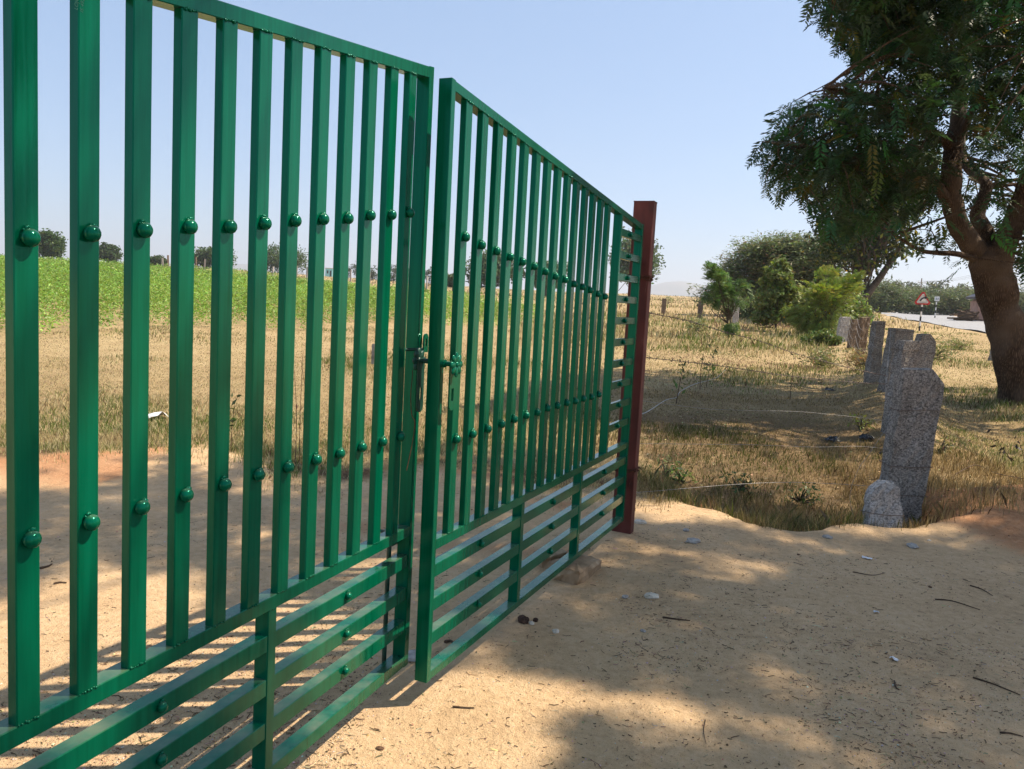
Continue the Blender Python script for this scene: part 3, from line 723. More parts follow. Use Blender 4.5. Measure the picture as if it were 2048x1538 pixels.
def vary(base, n, amt=.3, g=rng, alt=None, altp=0.):
    c = np.tile(np.array(base, float), (n, 1))
    if alt is not None:
        m = g.random(n) < altp; c[m] = np.array(alt)
    return c * (1 + amt * (g.random((n, 1)) * 2 - 1)) * (1 + .12 * g.normal(size=(n, 3)))
def inpoly(u, v, poly):
    p = np.array(poly, float); r = np.zeros(len(u), bool); j = len(p) - 1
    for i in range(len(p)):
        a, b = p[i], p[j]; c = ((a[1] > v) != (b[1] > v)); x = (b[0] - a[0]) * (v - a[1]) / (b[1] - a[1] + 1e-12) + a[0]; r ^= c & (u < x); j = i
    return r

# places that stay sunlit, so the crowns have gaps towards the sun there
LIT = [(1040, 1392, .17, .12), (930, 1402, .20, .10), (760, 1480, .30, .26), (640, 1520, .30, .2), (1240, 1415, .10, .07), (1572, 1470, .07, .06), (1525, 1365, .05, .04), (1495, 1135, .09, .08), (1640, 1096, .14, .09),
       (1700, 1060, .34, .08), (1790, 1062, .2, .07), (1370, 1015, .34, .17), (1300, 1022, .25, .2), (1440, 1040, .22, .10), (60, 1300, .45, .3), (250, 1340, .5, .22), (420, 1390, .42, .22), (200, 1190, .45, .22), (560, 1250, .30, .24), (330, 1240, .3, .15),
       (690, 1130, .20, .15), (845, 1085, .2, .09), (800, 1030, .2, .1), (100, 965, .35, .1), (480, 1070, .2, .1), (1330, 940, .2, .09), (1470, 850, .22, .1), (1330, 905, .2, .08), (1930, 975, .35, .08), (1890, 960, .25, .06), (150, 1480, .5, .3), (1010, 1500, .12, .08)]
LITG = [(*hit(u, v)[:2], rx + .11, ry + .11) for u, v, rx, ry in LIT]
T1 = np.array([math.sin(math.radians(A1)), math.cos(math.radians(A1)), 0]); N1 = np.array([math.cos(math.radians(A1)), -math.sin(math.radians(A1)), 0])
LIT1 = [(-2.0, -1.24, 1.02, 2.5), (-1.24, -.93, 1.85, 2.5), (-.93, -.0, 1.62, 2.5), (-.72, -.08, .55, 1.7), (-.6, -.05, .1, .55), (-1.6, -1.25, .80, 1.02)]
LIT2 = [(0, .55, 1.72, 2.4), (.0, .12, 1.2, 1.75), (0, .2, .3, .42)]
def sunlit(P):
    """True where a leaf at P would throw its shadow on a spot the photograph shows sunlit"""
    k = P[:, 2] / SUN[2]; G = P - SUN * k[:, None]
    for _ in range(3): G = P - SUN * ((P[:, 2] - terrain(G[:, 0], G[:, 1])) / SUN[2])[:, None]
    r = np.zeros(len(P), bool)
    for x, y, rx, ry in LITG: r |= ((G[:, 0] - x) / rx) ** 2 + ((G[:, 1] - y) / ry) ** 2 < 1
    lim = np.interp(G[:, 0], [-30, -6, -3, -1, 0, .6, 1.9, 3, 7, 9], [7.7, 7.9, 8.1, 9.2, 11.8, 13.6, 15.6, 16.4, 18, 24])
    r |= (G[:, 1] > lim + (fbm(G[:, 0] * 1.1, G[:, 1] * 1.1, 3) - .44) * 2.2)
    for P0, T_, N_, lit in ((P1, T1, N1, LIT1), (P2, T2, N2, LIT2)):
        q = P - np.array([P0[0], P0[1], 0]); s = (q @ N_) / (SUN @ N_); H = q - SUN * s[:, None]; t = H @ T_
        for t0, t1, z0, z1 in lit: r |= (t > t0 - .13) & (t < t1 + .13) & (H[:, 2] > z0 - .1) & (H[:, 2] < z1 + .2)
    return r

def sample_ell(n, c, rad, shell=.35, g=rng):
    d = unit(g.normal(size=(n, 3))); r = (shell ** 3 + (1 - shell ** 3) * g.random(n)) ** (1 / 3)
    return np.array(c) + d * r[:, None] * np.array(rad)

# ------------------------------------------------------------------ the big rain tree on the right
def limb_part(root, name, pts, rads, mat, n=10, wob=.25):
    p = spline(pts, 6); r = np.interp(np.linspace(0, 1, len(p)), np.linspace(0, 1, len(rads)), rads)
    return link(name, mesh_np(name, *tube(p - np.array(root.location), r, n, True, wob), mat, smooth=True), root), p, r

def crown_from(root, clumps, leafsize, per, pairs, base, alt, altp, skel, mat, keep, seed, spread=.38, twig_mat=BARK, droop=.4):
    g = np.random.default_rng(seed); m = len(clumps)
    P = np.repeat(clumps, per, 0); D = unit(g.normal(size=(m * per, 3)) * np.array([1, 1, .55])); P = P + D * (spread * g.random((m * per, 1))) + g.normal(size=P.shape) * spread * .35
    D = unit(D + np.array([0, 0, -.25])); tip = P + D * leafsize * .5
    k = keep(tip); P, D = P[k], D[k]
    ctint = np.repeat(vary((1, 1, 1), m, .35, g), per, 0)[k]
    col = vary(base, len(P), .3, g, alt, altp) * ctint
    V, F, c = fronds(P, D, leafsize, pairs, np.clip(col, .002, 1), droop, .30, g)
    link('crown', mesh_np('crown', V - np.array(root.location), F, mat, c), root)
    # twigs from the limbs out to the leaf clumps
    mb = MB(); sk = np.array(skel)
    kc = keep(clumps)
    for q in clumps[kc]:
        d = np.linalg.norm((sk - q) * np.array([1, 1, 1.3]) + np.array([0, 0, .0]), axis=1); i = int(np.argmin(d))
        a = sk[i]; mid = (a + q) / 2 + g.normal(size=3) * .12 * d[i] ** .5 + np.array([0, 0, .08 * d[i]])
        mb.tube(spline([a, mid, q], 3), np.linspace(.006 + .011 * min(d[i], 3), .004, 7), 5, False)
    if mb.n: link('twigs', mesh_np('twigs', *((mb.arr()[0] - np.array(root.location)), mb.arr()[1]), twig_mat), root)

tb = hit(2040, 805); YT = tb[1]
treeA = thing('rain_tree', 'large dark leafy roadside tree with a thick forked brown trunk at the right edge', 'tree', tuple(tb))
def tp(u, v, dy=0): return atY(u, v, YT + dy)
px_r = lambda w: w / 2 / FPX * YT
base_ = np.array([tb[0], tb[1], tb[2] - .3])
skel = []
_, p, _ = limb_part(treeA, 'trunk', [base_ + [.06, 0, 0], tp(2041, 800), tp(2025, 720), tp(2007, 640), tp(1991, 575), tp(1982, 525), tp(1985, 492)], [px_r(98), px_r(76), px_r(70), px_r(67), px_r(68), px_r(74), px_r(56)], BARK, 16, .3)
for pts, w in [
    ([tp(1975, 525), tp(1945, 492), tp(1918, 452), tp(1904, 405), tp(1902, 350), tp(1908, 290, .3), tp(1918, 225, .5), tp(1922, 150, .7), tp(1935, 60, .9), tp(1950, -60, 1.1)], [46, 44, 40, 38, 36, 34, 28, 24, 20, 14]),
    ([tp(1982, 510, .1), tp(1974, 470, .3), tp(1955, 432, .5), tp(1968, 395, .6), tp(1972, 368, .7), tp(1955, 352, .9), tp(1930, 330, 1.4), tp(1925, 270, 1.9)], [34, 30, 28, 26, 22, 18, 14, 10]),
    ([tp(1995, 525, -.1), tp(2018, 470, -.2), tp(2038, 415, -.3), tp(2062, 350, -.5), tp(2100, 260, -.8), tp(2140, 150, -1.2), tp(2170, 20, -1.6)], [46, 42, 40, 36, 32, 26, 18]),
    ([tp(1912, 430, .05), tp(1888, 392, -.1), tp(1862, 362, -.4), tp(1822, 346, -.8), tp(1770, 346, -1.2), tp(1700, 330, -1.7), tp(1620, 300, -2.1), tp(1545, 285, -2.4)], [24, 22, 20, 19, 16, 12, 8, 5]),
    ([tp(1905, 300, .2), tp(1880, 275, .1), tp(1845, 258, -.3), tp(1790, 225, -.9), tp(1720, 190, -1.6), tp(1650, 175, -2.2)], [20, 18, 15, 12, 9, 5]),
    ([tp(1908, 300, .3), tp(1935, 240, .2), tp(1975, 170, -.2), tp(2040, 155, -.6), tp(2120, 130, -1.2)], [18, 15, 13, 12, 8]),
    ([tp(1955, 520, 0), tp(1915, 508, -.4), tp(1880, 506, -.8), tp(1840, 500, -1.1), tp(1790, 470, -1.4)], [14, 11, 9, 7, 4]),
    ([tp(1922, 180, .6), tp(1880, 120, .2), tp(1820, 60, -.6), tp(1740, 10, -1.6), tp(1640, -30, -2.6)], [18, 15, 12, 9, 6]),
    ([tp(1922, 150, .7), tp(1965, 60, 1.6), tp(2010, -30, 2.4), tp(2060, -130, 3.2)], [16, 13, 10, 6]),
    ([tp(2100, 260, -.8), tp(2180, 190, -.2), tp(2290, 120, .8), tp(2400, 60, 1.8)], [24, 19, 13, 7]),
    ([tp(2062, 350, -.5), tp(2110, 260, -1.6), tp(2150, 150, -2.8), tp(2160, 40, -4.0)], [22, 18, 13, 7])]:
    _, p, _ = limb_part(treeA, 'limb', pts, [px_r(x) for x in w], BARK, 9); skel += list(p)
CROWN_A = [(1560, -60), (1573, 15), (1588, 40), (1604, 14), (1650, 62), (1690, 92), (1712, 112), (1690, 150), (1640, 182), (1600, 196), (1556, 203), (1545, 230), (1535, 265), (1498, 292), (1504, 320), (1532, 328), (1522, 370), (1530, 398), (1560, 392), (1602, 384), (1606, 402), (1628, 430), (1650, 470), (1690, 490), (1740, 480), (1765, 440), (1782, 430), (1800, 460), (1830, 490), (1862, 503), (1890, 512), (1868, 560), (1875, 590), (1900, 570), (1924, 548), (1950, 530), (2000, 525), (2060, 535), (2100, 600), (2600, 640), (2600, -900), (1560, -900)]
HOLES = [(1856, 425, 20), (1838, 462, 15), (1992, 424, 20), (1906, 462, 9), (2022, 372, 15), (1990, 338, 10), (1800, 408, 14), (1822, 436, 12), (1895, 502, 9), (1900, 535, 12), (1940, 545, 10), (1945, 408, 10), (2015, 545, 10)]
TRUNK_CLEAR = [(1975, 560), (2045, 560), (2100, 830), (1960, 830)]
def keepA(P):
    u, v, z = pix(P); ok = inpoly(u, v, CROWN_A)
    for a, b, r in HOLES: ok &= (u - a) ** 2 + (v - b) ** 2 > r * r
    front = (z < YT + .3)
    ok &= ~(front & inpoly(u, v, [(1878, 300), (1885, 200), (1945, 200), (1938, 300), (1945, 400), (1955, 340), (1985, 350), (1990, 400), (1985, 460), (2000, 480), (2030, 380), (2060, 330), (2090, 400), (2048, 480), (2030, 540), (2060, 600), (2060, 830), (1930, 830), (1935, 560), (1895, 490), (1870, 400)]) & (np.random.default_rng(1).random(len(u)) < .97))
    return ok & ~sunlit(P)
g = np.random.default_rng(21)
cA = np.vstack([sample_ell(620, (tb[0] + .6, YT - .6, tb[2] + 5.6), (5.6, 4.4, 3.7), .25, g), sample_ell(330, (tb[0] - 3.0, YT - 1.4, tb[2] + 4.0), (3.4, 2.6, 2.4), .0, g), sample_ell(110, (tb[0] - 2.2, YT - .8, tb[2] + 2.6), (2.4, 1.5, 1.3), .0, g), sample_ell(90, (tb[0] - 4.3, YT - 2.0, tb[2] + 3.4), (1.5, 1.5, 1.2), .0, g), sample_ell(80, (tb[0] - 3.6, YT - 2.2, tb[2] + 6.6), (2.0, 1.6, 1.2), .0, g), sample_ell(150, (tb[0] - 2.5, YT - 1.5, tb[2] + 6.2), (3.0, 2.0, 1.8), .0, g)])
cA = np.vstack([cA, sample_ell(60, (tb[0] - 4.4, YT - 2.0, tb[2] + 5.9), (1.5, 1.3, .8), .0, g)])
u_, v_, _ = pix(cA); cA = cA[inpoly(u_, v_, CROWN_A)]
cA = cA[fbm(cA[:, 0] * .9 + cA[:, 1] * .5, cA[:, 2] * 1.1 + cA[:, 1] * .3, 2) > .315]
crown_from(treeA, cA, .25, 15, 8, (.032, .076, .026), (.10, .115, .02), .07, skel, LEAF, keepA, 5)

# neighbour in the same roadside row: it stands beside the photographer and shades the sand
bB = np.array([7.6, 3.6, tz(7.6, 3.6)])
treeB = thing('rain_tree', 'roadside tree beside the gate approach, just outside the right edge, shading the sand', 'tree', tuple(bB))
skB = []
limb_part(treeB, 'trunk', [bB + [0, 0, -.3], bB + [.05, 0, .8], bB + [-.1, .05, 1.8], bB + [-.2, .1, 2.7]], [.42, .34, .30, .30], BARK, 14, .3)
for q in [(-1.4, -2.0, 9.4), (-1.6, 2.8, 9.6), (-3.4, 3.4, 9.5), (.3, -2.6, 9.4), (1.8, 1.4, 9.6), (1.6, -1.4, 9.7), (3.0, .4, 9.6)]:
    q = np.array(q); s = bB + [-.2, .1, 2.5]
    _, p, _ = limb_part(treeB, 'limb', [s, s + (q - [0, 0, 2.5]) * np.array([.25, .25, .42]), s + (q - [0, 0, 2.5]) * np.array([.6, .6, .8]), bB + q], [.17, .13, .09, .04], BARK, 8); skB += list(p)
def keepB(P):
    u, v, z = pix(P); inframe = (z > .1) & (u > -60) & (u < 2110) & (v > -60) & (v < 1600)
    return ~inframe & ~sunlit(P)
g = np.random.default_rng(31)
cB = np.vstack([sample_ell(640, (7.6, 4.2, 9.8), (5.0, 5.0, 1.1), .0, g), sample_ell(90, (10.2, 3.4, 9.8), (2.6, 3.2, 1.4), 0, g)])
u_, v_, z_ = pix(cB); cB = cB[~((z_ > .1) & (u_ > -80) & (u_ < 2130) & (v_ > -80))]
crown_from(treeB, cB, .34, 12, 6, (.030, .062, .022), (.075, .085, .016), .08, skB, LEAF, keepB, 6, .42)

# ------------------------------------------------------------------ other trees and shrubs
def bush(name, label, cat, base, ells, nleaf, size, col, seed, alt=None, altp=0., flat_=0., asp=.45, trunk=None, kind='leaf', group=None, clump=.16, trunkmat=BARK2, mat=LEAF, flowers=None, ncl=None):
    """ells: (dx, dy, z, rx, ry, rz) relative to the foot"""
    g = np.random.default_rng(seed); base = np.array(base, float)
    r = thing(name, label, cat, tuple(base), 0, group)
    vol = np.array([e[3] * e[4] * e[5] for e in ells]) ** .7; vol = vol / vol.sum(); C = []
    ncl = ncl or max(12, nleaf // 40)
    for e, w in zip(ells, vol): C.append(sample_ell(max(3, int(ncl * w)), e[:3], e[3:], .45, g))
    C = np.vstack(C); C = C[C[:, 2] > .02]
    sizes = clump * np.mean([max(e[3:]) for e in ells]) * (.6 + .9 * g.random(len(C)))
    pick = g.integers(0, len(C), nleaf); P = C[pick] + np.clip(g.normal(size=(nleaf, 3)), -1.5, 1.5) * sizes[pick][:, None] * np.array([1, 1, .7])
    P = P[P[:, 2] > .02]; pick = pick[:len(P)]
    tint = (.75 + .5 * g.random(len(C)))[g.integers(0, len(C), len(P))] if False else 1.
    c = np.clip(vary(col, len(P), .32, g, alt, altp), .003, 1)
    if kind == 'frond':
        D = unit(P - C.mean(0) + g.normal(size=P.shape) * .3 + [0, 0, .2]); V, F, c = fronds(P, D, size, 5, c, .35, .3, g)
    else: V, F, c = leaves(P, size, c, flat_, asp, g)
    link('crown', mesh_np('crown', V, F, mat, c), r)
    if trunk:
        for (pts, rads) in trunk:
            q = spline(pts, 4); link('trunk', mesh_np('trunk', *tube(q, np.interp(np.linspace(0, 1, len(q)), np.linspace(0, 1, len(rads)), rads), 8, True, .2), trunkmat, smooth=True), r)
    mb = MB()
    top = max(e[2] for e in ells)
    for q in C[::max(1, len(C) // 45)]:
        s = np.array([q[0] * .15, q[1] * .15, min(q[2] * .45, top * .5)]); mb.tube(spline([s, (s + q) / 2 + g.normal(size=3) * .06 * top, q], 3), np.linspace(.012, .004, 7) * max(1, top * .6), 4, False)
    if mb.n: link('twigs', mb.mesh('twigs', trunkmat), r)
    if flowers:
        n, fc, fs = flowers; e = C[g.integers(0, len(C), n)]; P = e + g.normal(size=(n, 3)) * clump; V, F, c = leaves(P, fs, vary(fc, n, .15, g), 0, .8, g); link('flowers', mesh_np('flowers', V, F, mat, c), r)['kind'] = 'stuff'
    return r

# second roadside tree, behind the bushes
b = hit(1722, 632); Yc = 42.0; b = atY(1722, 640, Yc); b[2] = tz(b[0], b[1])
q = lambda u, v, dy=0: atY(u, v, Yc + dy) - b
bush('roadside_tree', 'tree with yellowish leaves and a grey forked trunk behind the bright bush', 'tree', b,
     [(*q(1705, 470), 1.40, 1.40, 1.54), (*q(1690, 440), 1.26, 1.40, 1.26), (*q(1750, 420), 1.68, 1.82, 1.68), (*q(1660, 500), 0.70, 0.84, 0.56), (*q(1790, 490), 1.05, 1.12, 0.77), (*q(1690, 370), 2.10, 2.10, 1.40), (*q(1800, 360), 2.10, 2.10, 1.68), (*q(1730, 520), 0.70, 0.98, 0.63)], 14000, .27, (.040, .066, .018), 41, (.20, .20, .03), .16, 0., .5,
     [([(0, 0, -.3), q(1722, 610), q(1712, 570), q(1712, 530), q(1720, 470)], [0.351, 0.270, 0.230, 0.176, 0.081]), ([q(1724, 605), q(1745, 575), q(1765, 548), q(1790, 510), q(1815, 470)], [0.203, 0.189, 0.176, 0.135, 0.068]), ([q(1712, 545), q(1735, 505), q(1775, 470), q(1800, 430)], [0.135, 0.108, 0.081, 0.041])], clump=.3)

# broad feathery thorn tree left of it, with dark shade inside
Ya = 52.; b = atY(1560, 640, Ya); b[2] = tz(b[0], b[1]); q = lambda u, v, dy=0: atY(u, v, Ya + dy) - b
bush('thorn_tree', 'broad feathery umbrella-shaped thorn tree in the middle distance', 'tree', b,
     [(*q(1560, 530), 2.6, 2.6, 1.3), (*q(1490, 545), 1.7, 2.0, 1.1), (*q(1625, 525), 2.2, 2.2, 1.3), (*q(1530, 500), 2.0, 2, .7), (*q(1600, 495), 2.2, 2, .6), (*q(1465, 565), 1.0, 1.4, .8), (*q(1500, 590), 1.6, 1.6, 1.0), (*q(1590, 580), 2.6, 2.2, 1.4), (*q(1425, 590), .9, 1.0, .4), (*q(1650, 600), 1.6, 1.6, 1.3)], 80000, .28, (.15, .19, .085), 42, (.20, .15, .08), .08, .75, .26,
     [([(0, 0, -.4), q(1560, 610), q(1550, 570), q(1530, 530)], [.3, .22, .18, .1]), ([q(1562, 620), q(1590, 580), q(1620, 540)], [.2, .16, .08])], clump=.22, ncl=700)
def at_hit(u, v): return hit(u, v)
b = at_hit(1457, 680); Yb = b[1]; q = lambda u, v, dy=0: atY(u, v, Yb + dy) - b
bush('sapling', 'slender feathery sapling standing alone in the dry grass', 'sapling', b, [(*q(1440, 565), .42, .45, .38), (*q(1420, 545), .2, .2, .22), (*q(1455, 600), .40, .4, .3), (*q(1425, 600), .25, .3, .2), (*q(1460, 640), .25, .3, .2), (*q(1480, 575), .2, .2, .2)], 1500, .20, (.10, .18, .05), 43, None, 0, .3, .3,
     [([(0, 0, -.1), q(1456, 650), q(1448, 610), q(1436, 560)], [.03, .025, .02, .01])], 'frond', clump=.3)
b = atY(1552, 655, 33); b[2] = tz(b[0], b[1]); q = lambda u, v, dy=0: atY(u, v, 33 + dy) - b
bush('shrub', 'tall loose yellow-green shrub in front of the thorn tree', 'shrub', b, [(*q(1555, 560), .6, .6, .6), (*q(1545, 600), .75, .7, .55), (*q(1570, 585), .6, .6, .5), (*q(1530, 635), .55, .6, .35), (*q(1560, 535), .3, .3, .3)], 8000, .17, (.14, .19, .05), 44, (.2, .22, .07), .2, 0, .5, [([(0, 0, -.1), q(1553, 620), q(1556, 570)], [.05, .04, .02])], clump=.2)
b = atY(1640, 690, 31.); b[2] = tz(b[0], b[1]); Yb = 31.; q = lambda u, v, dy=0: atY(u, v, Yb + dy) - b
bush('shrub', 'big bright yellow-green bush with small yellow flowers beside the stone row', 'shrub', b, [(*q(1650, 590), .75, .7, .55), (*q(1630, 640), .65, .7, .5), (*q(1690, 575), .6, .6, .4), (*q(1600, 630), .40, .5, .3), (*q(1665, 650), .6, .6, .5), (*q(1655, 550), .25, .3, .2), (*q(1705, 556), .32, .4, .22), (*q(1640, 675), .45, .5, .28)], 5600, .20, (.20, .27, .055), 45, (.25, .30, .06), .25, 0, .35, [([(0, 0, -.1), q(1648, 650), q(1645, 600)], [.05, .04, .02]), ([(0.1, 0, -.1), q(1660, 640), q(1680, 590)], [.04, .03, .02])], 'frond', clump=.26, flowers=(60, (.62, .45, .02), .07))
b = hit(1652, 692); q = lambda u, v, dy=0: atY(u, v, b[1] + dy) - b
bush('shrub', 'low leafy green bush at the foot of the brown stone slabs', 'shrub', b, [(*q(1645, 676), .45, .4, .25), (*q(1662, 684), .3, .3, .2), (*q(1620, 684), .3, .3, .18)], 3200, .10, (.085, .13, .03), 46, (.2, .22, .07), .2, clump=.25)
for i, (u, v, w, h, lb, c) in enumerate([(1600, 668, .8, .45, 'low weedy clump with yellow flowers left of the bright bush', (.14, .17, .045)), (1722, 738, .55, .4, 'straw-coloured dry clump at the feet of the slim slabs', (.28, .22, .10)), (1640, 735, .7, .35, 'pale grey-green grass clump left of the stone row', (.17, .19, .075)), (1740, 640, 1.0, .6, 'dry pale shrub behind the last stone slabs', (.24, .22, .11)), (1336, 612, .8, 1.1, 'young feathery bush right beside the gate post', (.14, .20, .05)), (1395, 668, .8, .6, 'wispy pale green seedling clump in the dry grass', (.16, .2, .07)), (1872, 720, .9, .55, 'thin spiky weed clump on the verge right of the slabs', (.15, .18, .06)), (1915, 700, .8, .4, 'second spiky weed clump on the verge, nearer the tree', (.17, .19, .06))]):
    b = hit(u, v); bush('weed', lb, 'weed', b, [(0, 0, h * .5, w * .5, w * .5, h * .5)], 900, .10, c, 60 + i, (.3, .26, .12), .2, 0, .22, clump=.35, flowers=(25, (.6, .42, .02), .05) if i == 0 else None)

for i, (u, v, Yq, w, h, lb) in enumerate([(1512, 640, 45, 2.2, 1.5, 'low dark green shrub under the left side of the thorn tree'), (1600, 645, 40, 2.0, 1.7, 'rounded green shrub between the tall loose shrub and the bright bush'), (1690, 640, 36, 1.7, 1.9, 'leafy light green shrub behind the last stone slabs')]):
    b = atY(u, v, Yq); b[2] = tz(b[0], b[1]); bush('shrub', lb, 'shrub', b, [(0, 0, h * .5, w * .5, w * .5, h * .45), (w * .35, 0, h * .4, w * .35, w * .4, h * .35), (-w * .35, 0, h * .38, w * .35, w * .4, h * .33)], 5200, .17, [(.10, .14, .05), (.15, .20, .05), (.17, .23, .06)][i], 300 + i, (.2, .22, .08), .15, 0, .45, clump=.24)

# far trees beyond the crop (left) and behind the road (right)
FAR = [(98, 492, 46, 62, 'rounded dark tree on the skyline at far left', (.045, .065, .022)), (215, 506, 36, 40, 'low dark tree on the skyline, second from the left', (.04, .055, .022)), (180, 505, 30, 40, 'small dark tree between the two leftmost skyline trees', (.04, .055, .022)), (315, 522, 26, 20, 'small hazy tree beyond the crop, right of the dark ones', (.05, .062, .03)), (424, 512, 60, 44, 'round-crowned skyline tree behind the middle bars of the nearer gate leaf', (.055, .07, .03)), (560, 515, 76, 60, 'taller spreading skyline tree seen between the gate bars', (.06, .075, .032)), (985, 535, 84, 76, 'thin-crowned tree seen through the farther gate leaf', (.07, .08, .045)), (1090, 545, 62, 66, 'second thin-crowned tree through the farther gate leaf', (.07, .08, .045)), (905, 560, 26, 26, 'small tree in the gap between the gate leaves', (.06, .07, .035)), (1262, 515, 70, 110, 'airy grey-green tree seen through the slat panel by the post', (.085, .10, .06))]
for i, (u, v, w, h, lb, c) in enumerate(FAR):
    Yf = 120 + (i % 3) * 18 if i < 6 else 95; hz = np.interp(u, [0, 2048], [556, 668.6])
    p = atU(u, Yf); p[2] = tz(p[0], p[1]); k = Yf / FPX; top = atY(u, v - h / 2, Yf)[2] - p[2]; rw, rh = w * k * .62, h * k * .56
    zc = max(atY(u, v, Yf)[2] - p[2], rh * .9)
    e = [(0, 0, zc, rw * .8, rw * .8, rh * .75), (-rw * .45, 0, zc - rh * .2, rw * .55, rw * .6, rh * .55), (rw * .45, 0, zc - rh * .1, rw * .55, rw * .6, rh * .6)]
    bush('skyline_tree', lb, 'tree', p, e, 6500, .38, tuple(np.array(c) * np.array([1.15, 1.5, 1.2])), 80 + i, None, 0, 0, .55, [([(0, 0, -.3), (0, 0, zc * .6), (.1, 0, zc)], [.16, .12, .05])], clump=.26, group='trees beyond the crop field', ncl=70)
g = np.random.default_rng(91)
for i, u in enumerate(np.linspace(690, 880, 9)):
    Yf = 150; p = atU(u, Yf); p[2] = tz(p[0], p[1]); h = 2.6 + g.random() * 1.2
    bush('skyline_tree', f'{["first","second","third","fourth","fifth","sixth","seventh","eighth","ninth"][i]} from the left in the low grey-green tree row behind the gate', 'tree', p, [(0, 0, h * .6, 1.0, 1.0, h * .4), (.6, 0, h * .45, .8, .8, h * .3)], 700, .36, (.075, .10, .06), 120 + i, None, 0, 0, .4, [([(0, 0, -.2), (0, 0, h * .6)], [.1, .05])], clump=.3, group='low row of skyline trees')
ORD = ['leftmost', 'second', 'third', 'fourth', 'fifth', 'sixth', 'seventh', 'eighth', 'ninth', 'tenth', 'eleventh', 'rightmost']
for i, u in enumerate(np.linspace(1745, 2085, 12)):
    Yf = 92 + (i % 3) * 14; p = atU(u, Yf); p[2] = tz(p[0], p[1]); h = 3.0 + g.random() * 1.3; w = 2.4 + g.random()
    bush('thorn_thicket', f'{ORD[i]} of the twelve feathery thorn bushes behind the road', 'bush', p, [(0, 0, h * .5, w, 2, h * .5), (w * .6, 0, h * .4, w * .7, 1.5, h * .4), (-w * .6, 0, h * .35, w * .7, 1.5, h * .35)], 7000, .40, (.10, .135, .055), 140 + i, (.16, .18, .07), .2, .6, .25, clump=.2, group='thorn bushes behind the road', ncl=120)
for i, u in enumerate(np.linspace(1700, 2060, 9)):
    Yf = 210; p = atU(u, Yf); p[2] = tz(p[0], p[1]); h = 6 + g.random() * 2.4; w = 5
    bush('skyline_tree', f'{["leftmost","second","third","fourth","fifth","sixth","seventh","eighth","rightmost"][i]} of the hazy trees far behind the road', 'tree', p, [(0, 0, h * .6, w, 3, h * .4), (w * .5, 0, h * .45, w * .7, 3, h * .35)], 1500, .7, (.07, .085, .045), 160 + i, None, 0, 0, .5, clump=.2, group='hazy trees far behind the road')

# ------------------------------------------------------------------ roadside furniture
def road_sign(u, v, Y, label, kind):
    p = atY(u, v, Y); p[2] = tz(p[0], p[1]); k = Y / FPX
    r = thing('road_sign', label, 'road sign', tuple(p), math.radians(-14))
    top = (v - 578) * k if kind == 'tri' else (v - 588) * k
    n = 7; hh = top - (.30 if kind == 'tri' else .2)
    for i in range(n):
        a, b = hh * i / n, hh * (i + 1) / n
        link('post_band', mesh_np('post_band', *tube([(0, 0, a - (.3 if i == 0 else 0)), (0, 0, b)], .045, 10), SIGN_K if i % 2 == 0 else SIGN_W), r)
    def prism(poly, y0, y1):
        m = len(poly); V = [(a, y0, b) for a, b in poly] + [(a, y1, b) for a, b in poly]
        return np.array(V), [tuple(range(m)), tuple(range(2 * m - 1, m - 1, -1))] + [(i, m + i, m + (i + 1) % m, (i + 1) % m) for i in range(m)]
    if kind == 'tri':
        s = 27.6 * k; h = s * .866; z0 = top - h
        def tri(sc_):
            c = z0 + h / 3; pts = []
            for ang in (90, 210, 330):
                for da in (-9, 9): pts.append((s / math.sqrt(3) * sc_ * .97 * math.cos(math.radians(ang - da)), c + s / math.sqrt(3) * sc_ * .97 * math.sin(math.radians(ang - da))))
            return pts[::-1]
        link('sign_plate', mesh_np('sign_plate', *prism(tri(1), -.06, -.045), SIGN_R), r)
        link('sign_face', mesh_np('sign_face', *prism(tri(.74), -.066, -.0605), SIGN_W), r)
        c = z0 + h * .27; R_ = s * .30; w = s * .055; V = []; 
        arc = [(s * .14 - R_ * math.cos(t), c - s * .1 + R_ * math.sin(t)) for t in np.linspace(.15, 1.5, 9)]
        mb = MB(); 
        for i in range(len(arc) - 1):
            a, b = np.array(arc[i]), np.array(arc[i + 1]); d = (b - a) / np.linalg.norm(b - a); nn = np.array([-d[1], d[0]]) * w
            q = [a - nn, b - nn, b + nn, a + nn]; mb.add(*prism([tuple(x) for x in q][::-1], -.070 - .0001 * i, -.0665))
        e = np.array(arc[-1]); mb.add(*prism([(e[0], e[1] + w * 2.1), (e[0], e[1] - w * 2.1), (e[0] + w * 3.6, e[1])][::-1], -.071, -.0665))
        link('bend_arrow', mb.mesh('bend_arrow', SIGN_K), r)
    else:
        w = 9 * k; link('sign_plate', mesh_np('sign_plate', *cbox(-w / 2, w / 2, -.06, -.045, top - 9 * k, top, .004), SIGN_W), r)
        for q in (-.25, .12): link('mark', mesh_np('mark', *cbox(q * w, (q + .16) * w, -.066, -.0605, top - 7 * k, top - 2.5 * k, .002), flat('sign_blue_grey', (.12, .16, .22))), r)
road_sign(1839, 656, 44, 'red-bordered triangular warning sign with a right-bend arrow on a striped post', 'tri')
road_sign(1870, 632, 66, 'small pale rectangular sign on a striped post, right of the triangle', 'rect')

